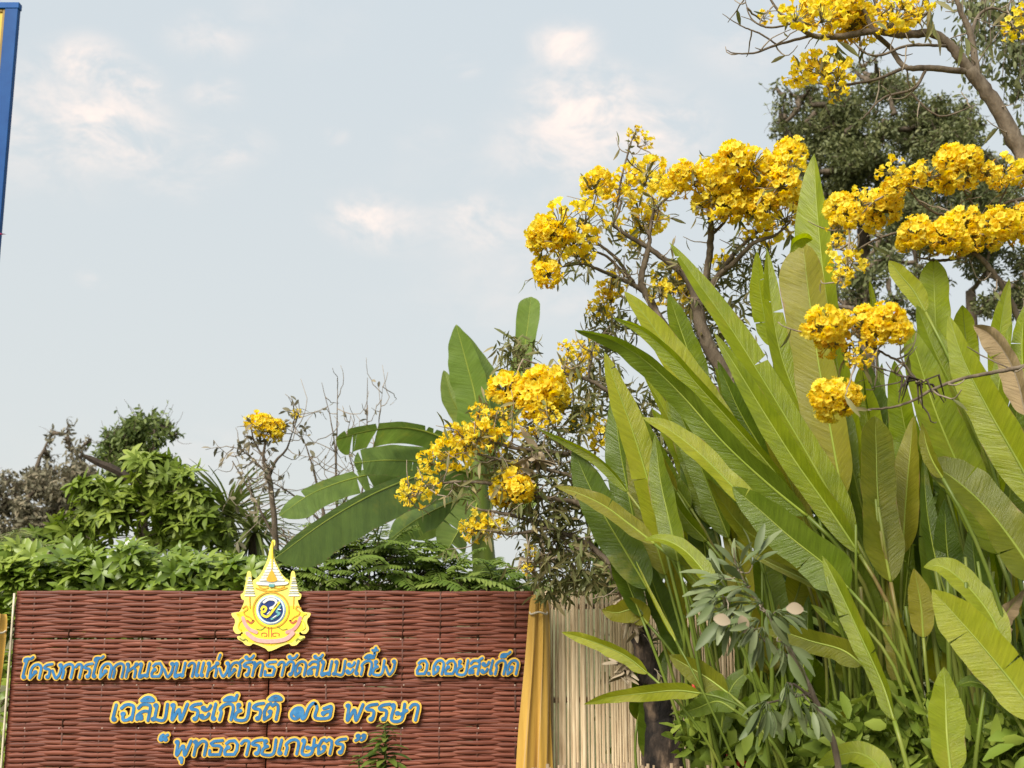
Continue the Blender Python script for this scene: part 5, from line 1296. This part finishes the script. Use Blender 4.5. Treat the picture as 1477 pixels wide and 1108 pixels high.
for a in [(1040, 850, 3.95, -1, .05), (1035, 865, 3.9, -1, .35), (1050, 880, 3.88, -.8, .6), (1060, 890, 3.9, -.6, .9), (1070, 870, 3.95, -.5, .9), (1045, 835, 4.0, -.8, -.3), (1065, 822, 4.05, -.2, -1), (1085, 815, 4.1, .3, -1), (1080, 845, 3.98, -.9, -.4), (1100, 870, 3.95, -1, -.15),
          (1106, 880, 3.9, .4, .9), (1118, 882, 3.95, 1, .2), (1100, 905, 3.92, -.3, 1), (1135, 985, 3.95, -.1, 1), (1105, 1012, 3.95, -.6, .8), (1108, 1015, 3.98, 0, 1), (1150, 1000, 3.95, .1, 1), (1130, 925, 3.92, .3, 1), (1170, 1015, 3.95, .5, 1), (1095, 895, 3.85, -.9, .4), (1060, 860, 4.02, -.7, -.05)]:
    palmate(*a, n=rng.choice([5, 6, 7]), L=rng.uniform(46, 66), sp=rng.uniform(1.1, 1.7))
for (x, y, an) in [(1037, 897, 10), (1077, 893, 80), (1142, 883, 0)]:      # round pale old leaflets
    mb = MB(); TV, TF, TU = leaf_template(.75, .3, .2, 6); d = 3.82
    scatter(mb, TV, TF, TU, np.array(P(x - 8, y - 5, d))[None], basis(np.array([[math.cos(R(an)), -.2, -math.sin(R(an))]]), np.array([[.2, -1, .3]])), np.array([24 * PXM(d)]))
    part('dry_leaflet', mb.mesh('dry_leaflet', MAT['dry_leaf']), SAP.t)
SAP.close('silver')

# ================================================================ small leafy plant before the board
D = 5.3
SM = Tree('leafy_seedling', 'small upright leafy plant growing in front of the woven board', P(556, 1108, D), cat='plant')
SM.limb([(556, 1330, D, .006), (556, 1110, D, .005), (556, 1075, D, .004), (555, 1044, D, .002)], 'stem', mat='stalk')
SM.limb([(520, 1330, D, .005), (518, 1120, D, .004), (517, 1095, D, .002)], 'stem', mat='stalk')
for (x0, ya, yb, wmax) in [(556, 1042, 1120, 34), (518, 1092, 1130, 12)]:
    y = ya
    while y < yb:
        f = (y - ya) / (yb - ya); m = 5
        a = nrg.uniform(0, 6.28, m)
        dd = unit(np.stack([np.cos(a), np.sin(a), np.full(m, .55 - .35 * f)], -1))
        scatter(SM.leaf, *LT['obov'], np.repeat(np.array(P(x0, y, D))[None], m, 0), basis(dd, np.repeat(np.array([[0, 0, 1.]]), m, 0)), nrg.uniform(.75, 1.1, m) * (12 + wmax * f ** .7) * PXM(D))
        y += 6
SM.close('shade_shrub')
# ================================================================ greenery behind the board
def crown_tree(name, label, px, py0, d, trunk_r, clumps, leafmat, kind, lsize, cat='tree', group=None, limbs=True, sprig=0, rnd_up=.3, bark='bark', down=.2):
    """trunk from the ground to the crown, limbs to every clump (px, py, rx, ry, n[, depth offset])"""
    T = Tree(name, label, P(px, 860, d), group, bark, cat)
    base = ground_of(P(px, 860, d))
    pb = P(px, py0, d)
    mb = MB(); pth = smooth_path([tuple(base + Vector((0, 0, -.05))), tuple(base.lerp(pb, .5) + Vector((.04, 0, 0))), tuple(pb)], 20)
    add_tube(mb, pth, np.linspace(trunk_r, trunk_r * .55, 20), 9, True, .03)
    part('trunk', mb.mesh('trunk', MAT[bark]), T.t); T.nodes.append(pth[8:])
    for c in clumps:
        x, y, rx, ry, n = c[:5]; dd = d + (c[5] if len(c) > 5 else 0)
        cc = np.array(P(x, y, dd))
        if limbs:
            a = T.nearest(cc); T.tw(a, cc, trunk_r * .32, trunk_r * .10, .05)
            for q in range(4):
                e = cc + unit(nrg.normal(size=3) + np.array([0, 0, rnd_up])) * np.array([rx, rx, ry]) * PXM(dd) * .8
                T.tw(cc, e, trunk_r * .10, trunk_r * .04, .08, True)
        T.clump(x, y, dd, rx, ry, n, lsize, kind, down)
    if sprig: T.sprigs(sprig, (.1, .3), leaves=3, lsize=lsize, kind=kind)
    T.close(leafmat, 'bark', 'crown')
    return T
def blobs(cx, cy, rx, ry, k, r, n, seed, jd=.5):
    q = random.Random(seed); out = []
    while len(out) < k:
        a, b = q.uniform(-1, 1), q.uniform(-1, 1)
        if a * a + b * b > 1: continue
        rr = r * q.uniform(.6, 1.3)
        out.append((cx + a * rx, cy + b * ry, rr, rr * q.uniform(.6, .95), int(n * (rr / r) ** 2), q.uniform(-jd, jd)))
    return out
# big dark tree behind the right-hand flowers
crown_tree('shade_tree', 'dark leafy tree standing far behind the yellow flower heads', 1245, 330, 15.0, .16,
           blobs(1260, 200, 130, 80, 60, 30, 330, 3, .9) + blobs(1195, 175, 70, 55, 10, 24, 170, 33, .9) + blobs(1330, 250, 110, 75, 24, 30, 330, 4, .9) + blobs(1280, 300, 120, 60, 40, 28, 300, 44, .9) + blobs(1270, 190, 180, 105, 46, 15, 45, 71, .9) + blobs(1425, 250, 50, 50, 10, 22, 120, 72, .9) + [(1130, 150, 20, 16, 60), (1140, 195, 20, 18, 60), (1120, 125, 14, 12, 30), (1395, 150, 26, 18, 90), (1405, 190, 20, 18, 60), (1165, 128, 22, 12, 60)], 'dark_tree', 'oval', (.045, .085), sprig=800, group=None)
crown_tree('shade_tree', 'second dark tree showing between the tall leaves and low flower bunches', 1400, 420, 12.0, .10,
           blobs(1370, 300, 100, 60, 26, 28, 330, 6, .6) + blobs(1430, 410, 70, 55, 14, 28, 300, 7, .6) + blobs(1290, 410, 70, 55, 14, 24, 210, 8, .6) + blobs(1200, 430, 60, 60, 8, 24, 160, 81, .6), 'dark_tree', 'oval', (.04, .075), sprig=260)
# hanging foliage at the upper right
T = Tree('drooping_tree', 'tree with thin drooping dark twigs hanging behind the leaning limb', P(1600, 860, 9.0))
T.limb([(1640, 1100, 9, .16), (1620, 500, 9, .14), (1590, 100, 9, .12), (1560, -80, 9, .1)], 'trunk')
T.limb([(1575, 20, 9, .06), (1520, -40, 9, .05), (1460, -60, 9, .04), (1400, -50, 9, .02)])
for k in range(46):
    x = rng.uniform(1385, 1500); y0 = rng.uniform(-50, 20); y1 = y0 + rng.uniform(60, 230) * (0.5 + 0.5 * (x - 1385) / 100)
    d = rng.uniform(8.5, 9.5)
    a, b = np.array(P(x, y0, d)), np.array(P(x + rng.uniform(-14, 14), y1, d))
    q = T.tw(a, b, .005, .002, .05, False)
    m = 18; i = nrg.integers(1, 7, m)
    scatter(T.leaf, *LT['oval'], q[i] + nrg.normal(size=(m, 3)) * .05, basis(unit(nrg.normal(size=(m, 3)) * .6 + np.array([0, 0, -1.])), rand_dirs(m)), nrg.uniform(.05, .09, m))
for (x, y, rx, ry, n) in [(1440, 30, 40, 30, 160), (1465, 70, 26, 40, 180), (1470, 130, 16, 30, 60), (1420, 10, 30, 20, 80), (1460, 190, 16, 20, 40)]:
    T.clump(x, y, 9.2, rx, ry, n, (.05, .09), 'oval')
T.close('dark_tree', 'bark', 'crown')

# left-hand trees
crown_tree('dusty_tree', 'grey-brown dusty tree with sparse feathery tips behind the hedge', 60, 740, 16.0, .12,
           blobs(40, 745, 95, 62, 44, 24, 330, 9, .9) + blobs(115, 735, 55, 62, 24, 22, 280, 10, .9) + [(72, 632, 7, 20, 45), (70, 660, 11, 16, 50), (77, 680, 14, 14, 60), (97, 625, 6, 24, 50), (104, 650, 12, 20, 80), (112, 675, 16, 16, 90), (118, 652, 7, 16, 30), (128, 636, 5, 10, 14), (8, 688, 20, 14, 110), (28, 700, 20, 14, 100)], 'grey_tree', 'oval', (.05, .10), sprig=300, rnd_up=.6)
crown_tree('round_tree', 'round-crowned green tree rising above the other greenery at the hedge', 205, 700, 13.0, .10,
           blobs(205, 645, 52, 36, 22, 17, 190, 12, .6) + blobs(200, 690, 62, 22, 9, 20, 220, 13, .6) + [(252, 628, 12, 9, 50), (158, 634, 12, 9, 50), (205, 608, 22, 8, 90), (185, 612, 12, 7, 40), (226, 612, 14, 8, 50)], 'round_tree', 'oval', (.05, .095), sprig=260, rnd_up=.7)
# broad-leaved tree in front of it
T = Tree('broad_leaved_tree', 'bright green broad-leaved small tree just behind the hedge', P(215, 860, 8.6))
T.limb([(215, 1200, 8.6, .05), (216, 880, 8.6, .045), (212, 800, 8.6, .04), (205, 750, 8.6, .03)], 'trunk')
TR = rosette_template(8, .36, .9)
for (cx, cy, rx, ry, n) in [(225, 690, 50, 32, 26), (255, 720, 44, 40, 26), (150, 715, 46, 26, 20), (190, 740, 60, 40, 26), (120, 760, 50, 40, 22), (260, 760, 50, 40, 26), (295, 770, 40, 34, 20), (285, 730, 26, 30, 14), (70, 790, 60, 30, 12), (215, 665, 34, 10, 8)]:
    n = int(n * 2.1); cc = np.array(P(cx, cy, 8.6)); a = T.nearest(cc); T.tw(a, cc, .014, .006)
    o = rand_dirs(n) * (nrg.random(n) ** .4 * nrg.uniform(.7, 1.3, n))[:, None] * np.array([rx, rx * .8, ry]) * PXM(8.6)
    for p in cc + o:
        T.tw(T.nearest(p), p, .005, .003, .06, False)
    zz = unit(o / PXM(8.6) / 60 + nrg.normal(size=(n, 3)) * .7 + np.array([0, -.25, .8]))
    Bm = np.stack([unit(np.cross(zz, rand_dirs(n))), np.zeros((n, 3)), zz], -1); Bm[..., 1] = np.cross(Bm[..., 2], Bm[..., 0])
    scatter(T.leaf, *TR, cc + o, Bm, nrg.uniform(.07, .15, n))
T.close('mid_tree', 'bark', 'crown')
# dark weathered beam sticking out of that tree
bm_ = MB(); a = Vector(P(121, 657, 8.9)); b = Vector(P(172, 681, 8.9)); c = Vector(P(230, 720, 8.95))
add_tube(bm_, smooth_path([tuple(a), tuple(a.lerp(b, .5) + Vector((0, 0, -.004))), tuple(b), tuple(c)], 10), [.012, .026, .03, .032, .034, .036, .036, .036, .036, .036], 6)
bo = thing('weathered_beam', 'dark weathered wooden beam poking slantwise out of the broad-leaved tree', 'beam', ground_of(c))
part('beam', bm_.mesh('beam', MAT['pod'], False), bo)
bm_ = MB(); add_tube(bm_, [(c.x - .03, c.y, -.05), (c.x - .02, c.y, c.z * .5), (c.x - .01, c.y, c.z + .02)], .035, 8); part('post', bm_.mesh('post', MAT['pod']), bo)

# clipped jasmine hedge: separate bushes side by side
HD = 6.75
hx = [(-30, 818, 'jasmine bush at the blue-framed board end of the hedge, overhanging the pale cord edge'), (75, 826, 'jasmine bush with a drooping leaf over the rim of the woven board'), (160, 820, 'jasmine bush below the broad-leaved tree, dotted with white blossoms'),
      (245, 826, 'jasmine bush in the hedge beside the one below the broad-leaved tree'), (325, 828, 'jasmine bush of the hedge nearest to the yellow crest')]
for k, (x, y, lab) in enumerate(hx):
    T = Tree('jasmine_bush', lab, P(x, 860, HD), 'clipped jasmine hedge behind the board', cat='bush')
    base = T.t.location
    for q in range(5):
        e = np.array(P(x + rng.uniform(-40, 40), y + rng.uniform(-10, 30), HD + rng.uniform(-.1, .2)))
        mb = MB(); s0 = np.array([base.x + rng.uniform(-.08, .08), base.y + rng.uniform(-.08, .08), -.02])
        pth = smooth_path([s0, (s0 + e) / 2 + nrg.normal(size=3) * .04, e], 12); add_tube(mb, pth, np.linspace(.012, .005, 12), 6)
        part('stem', mb.mesh('stem', MAT['bark']), T.t); T.nodes.append(pth[4:])
    n = 300
    px = nrg.uniform(-58, 58, n); f = nrg.random(n) ** .55
    top = y - 14 + 10 * np.sin(px * .08 + k) + 5 * np.sin(px * .23 + 2 * k) + 9 * nrg.normal(size=n)
    py = top + (1 - f) * 80 + (nrg.random(n) < .22) * nrg.uniform(60, 330, n)
    dd = HD + nrg.uniform(-.32, .38, n) 
    pos = np.array([tuple(P(x + a, b, d_)) for a, b, d_ in zip(px, py, dd)])
    for p in pos[::3]: T.tw(T.nearest(p), p, .004, .0025, .06, False)
    zz = unit(nrg.normal(size=(n, 3)) * .35 + np.array([0, -.45, .8])) 
    Bm = np.stack([unit(np.cross(zz, rand_dirs(n))), np.zeros((n, 3)), zz], -1); Bm[..., 1] = np.cross(Bm[..., 2], Bm[..., 0])
    scatter(T.leaf, *ROS, pos, Bm, nrg.uniform(.07, .13, n))
    T.close('hedge', 'bark', 'foliage')
    fm = MB(); m = 5
    ang = np.linspace(0, 2 * np.pi, 5, endpoint=False)
    FV = [(0, 0, 0)]; FF = []
    for q, a in enumerate(ang):
        FV += [(.6 * math.cos(a - .4), .6 * math.sin(a - .4), .1), (1.1 * math.cos(a), 1.1 * math.sin(a), -.05), (.6 * math.cos(a + .4), .6 * math.sin(a + .4), .1)]
        FF.append((0, 1 + 3 * q, 2 + 3 * q, 3 + 3 * q))
    if 'fl_me' not in globals():
        fm.add(FV, np.array(FF)); fl_me = fm.mesh('blossom', MAT['white_petal'])
    for p in pos[rng.sample(range(n), 2)]:
        w = Matrix.Translation(Vector(p) + Vector((0, -.12, .05))) @ Matrix.Rotation(rng.uniform(.6, 1.5), 4, 'X') @ Matrix.Rotation(rng.uniform(-.5, .5), 4, 'Y') @ Matrix.Scale(.02, 4)
        part('blossom', fl_me, T.t, mw=w)
# fan palm and spiky screw palm
def spiky(name, label, px, py, d, n, L, cat='palm', spread=1.0, wid=.07, mat='palm', upb=.6):
    T = Tree(name, label, P(px, 860, d), cat=cat)
    c = P(px, py, d); mb = MB(); add_tube(mb, [ground_of(c), c.lerp(ground_of(c), .5), c], [.06, .05, .05], 8); part('trunk', mb.mesh('trunk', MAT['bark']), T.t)
    TV, TF, TU = leaf_template(wid, .5, .5, 6)
    for k in range(n):
        mb = MB(); dn = unit(nrg.normal(size=3) * spread + np.array([0, -.1, upb]))
        scatter(mb, TV, TF, TU, np.array(c)[None], basis(dn, np.array([0, 0, 1.]))[None], np.array([L * rng.uniform(.7, 1.1)]))
        part('frond', mb.mesh('frond', MAT[mat]), T.t)
    return T
spiky('screw_palm', 'spiky narrow-leaved screw palm between the broad-leaved tree and small trumpet tree', 330, 745, 9.4, 110, .55)
spiky('screw_palm', 'second spiky screw palm half hidden behind the thin trumpet trunk', 368, 770, 9.0, 80, .45, mat='palm')
# palm fronds at the far end of the hedge
def pinnate_frond(mb, c, dirn, L, pairs, ll, wid, droop=.5, up=np.array([0, 0, 1.])):
    t = np.linspace(0, 1, pairs + 3)
    side = unit(np.cross(dirn, up)); 
    path = c + dirn * L * t[:, None] - np.array([0, 0, 1.]) * droop * L * (t ** 2)[:, None]
    add_tube(mb, path, np.linspace(.006, .002, len(t)), 5)
    tang = unit(np.gradient(path, axis=0))
    TV, TF, TU = leaf_template(wid, .3, .25, 3)
    for s in (-1, 1):
        i = np.arange(2, pairs + 3)
        dd = unit(s * side + tang[i] * .45 + nrg.normal(size=(len(i), 3)) * .08 + np.array([0, 0, -.12]))
        ln = ll * np.sin(np.pi * (0.12 + .8 * t[i])) ** .7
        scatter(mb, TV, TF, TU, path[i], basis(dd, np.repeat(np.array([[0, -.3, 1.]]), len(i), 0)), ln, np.full(len(i), rng.random()))
PL = Tree('feather_palm', 'feather palm with stiff narrow leaflets at the cord-edged end of the hedge', P(-20, 860, 7.6), cat='palm')
mb = MB(); c = P(-10, 815, 7.6); add_tube(mb, [ground_of(c), c.lerp(ground_of(c), .5), c], [.09, .08, .07], 9); part('trunk', mb.mesh('trunk', MAT['bark']), PL.t)
for a in (12, 32, 52, 75, 100, 130, 155, 175, 200, -15, 60, 40):
    mb = MB(); pinnate_frond(mb, np.array(c), unit(np.array([math.cos(R(a)), rng.uniform(-.6, .3), math.sin(R(a)) * .8 + .25])), rng.uniform(.4, .6), 22, .22, .07, .35)
    part('frond', mb.mesh('frond', MAT['palm']), PL.t)
# feathery-leaved shrubs behind the board
for (x, y, d, n, L, lab) in [(520, 795, 7.4, 60, .55, 'feathery-leaved shrub under the arching banana leaf'), (425, 822, 7.3, 36, .42, 'feathery-leaved shrub beside the spire of the yellow crest'), (615, 815, 7.3, 46, .5, 'feathery-leaved shrub below the torn banana leaves'), (700, 820, 7.2, 40, .45, 'feathery-leaved shrub reaching the golden drape')]:
    T = Tree('feathery_shrub', lab, P(x, 860, d), 'feathery shrubs behind the board', cat='shrub')
    c = np.array(P(x, y + 20, d)); g = np.array(T.t.location)
    for q in range(4):
        e = c + nrg.normal(size=3) * np.array([.14, .1, .06]); pth = smooth_path([g + nrg.normal(size=3) * np.array([.04, .04, 0]), (g + e) / 2 + nrg.normal(size=3) * .04, e], 12)
        mb = MB(); add_tube(mb, pth, np.linspace(.013, .006, 12), 6); part('stem', mb.mesh('stem', MAT['bark']), T.t); T.nodes.append(pth[6:])
    for k in range(n):
        p = T.nodes[nrg.integers(len(T.nodes))][-1] + nrg.normal(size=3) * np.array([.12, .12, .05])
        dn = unit(np.array([nrg.normal(), nrg.normal() * .7, abs(nrg.normal()) * .7 + .15]))
        mb = MB(); pinnate_frond(mb, p, dn, L * rng.uniform(.6, 1.1), 15, .075, .34, .4); part('frond', mb.mesh('frond', MAT['pinnate']), T.t)
        T.tw(T.nearest(p), p, .005, .004, .05, False)
    T.clump(x, 852, d, 62, 26, 420, (.03, .065), 'oval', .1, .25)
    T.close('pinnate', 'bark')
# dark undergrowth behind the clumps and screen
for (x, y, d, rx, lab) in [(1010, 960, 6.9, 90, 'dense undergrowth shrub behind the end of the bamboo screen'), (1150, 930, 6.9, 100, 'dense undergrowth shrub behind the silvery sapling'), (1290, 900, 6.7, 100, 'dense undergrowth shrub behind the stalks of the tallest clump'), (1430, 880, 6.6, 110, 'dense undergrowth shrub behind the clump with the dead leaf'),
                     (1180, 780, 7.6, 90, 'taller undergrowth shrub behind the tall trumpet trunk'), (1380, 700, 7.6, 110, 'taller undergrowth shrub behind the right-hand big leaves'), (900, 800, 7.4, 60, 'loose shrub seen through the low trumpet crown')]:
    n = 650 if x != 900 else 260
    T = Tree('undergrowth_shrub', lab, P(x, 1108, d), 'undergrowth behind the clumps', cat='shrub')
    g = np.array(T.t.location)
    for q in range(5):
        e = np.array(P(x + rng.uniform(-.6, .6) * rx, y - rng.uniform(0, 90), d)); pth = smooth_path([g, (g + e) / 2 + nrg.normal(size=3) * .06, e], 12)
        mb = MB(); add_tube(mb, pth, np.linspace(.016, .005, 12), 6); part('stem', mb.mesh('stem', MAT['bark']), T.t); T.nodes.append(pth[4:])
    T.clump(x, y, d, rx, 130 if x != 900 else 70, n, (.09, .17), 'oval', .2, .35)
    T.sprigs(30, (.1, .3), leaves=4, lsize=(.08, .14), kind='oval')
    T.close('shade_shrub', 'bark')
for (x, y, d, rx, ry, n, lab) in [(1030, 1060, 5.15, 60, 50, 170, 'low leafy plant behind the stakes near the charred trunk'), (1130, 1060, 4.9, 70, 70, 220, 'low leafy plant behind the stem of the silvery sapling'), (1225, 1070, 4.45, 50, 60, 150, 'low leafy plant among the stalks of the tallest clump'), (1318, 1060, 4.35, 40, 70, 150, 'low leafy plant between the two right-hand clumps'), (1440, 1075, 4.05, 40, 50, 110, 'low leafy plant at the foot of the clump with the dead leaf')]:
    T = Tree('low_leafy_plant', lab, P(x, 1108, d), 'low plants at the foot of the clumps', cat='plant')
    g = np.array(T.t.location)
    for q in range(5):
        e = np.array(P(x + rng.uniform(-.7, .7) * rx, y - rng.uniform(-20, ry), d)); pth = smooth_path([g, (g + e) / 2 + nrg.normal(size=3) * .04, e], 12)
        mb = MB(); add_tube(mb, pth, np.linspace(.009, .004, 12), 6); part('stem', mb.mesh('stem', MAT['stalk']), T.t); T.nodes.append(pth[4:])
    T.clump(x, y, d, rx, ry, n, (.06, .13), 'oval', .2, .22)
    T.sprigs(20, (.08, .2), leaves=4, lsize=(.06, .12), kind='oval')
    T.close('mid_tree', 'stalk')
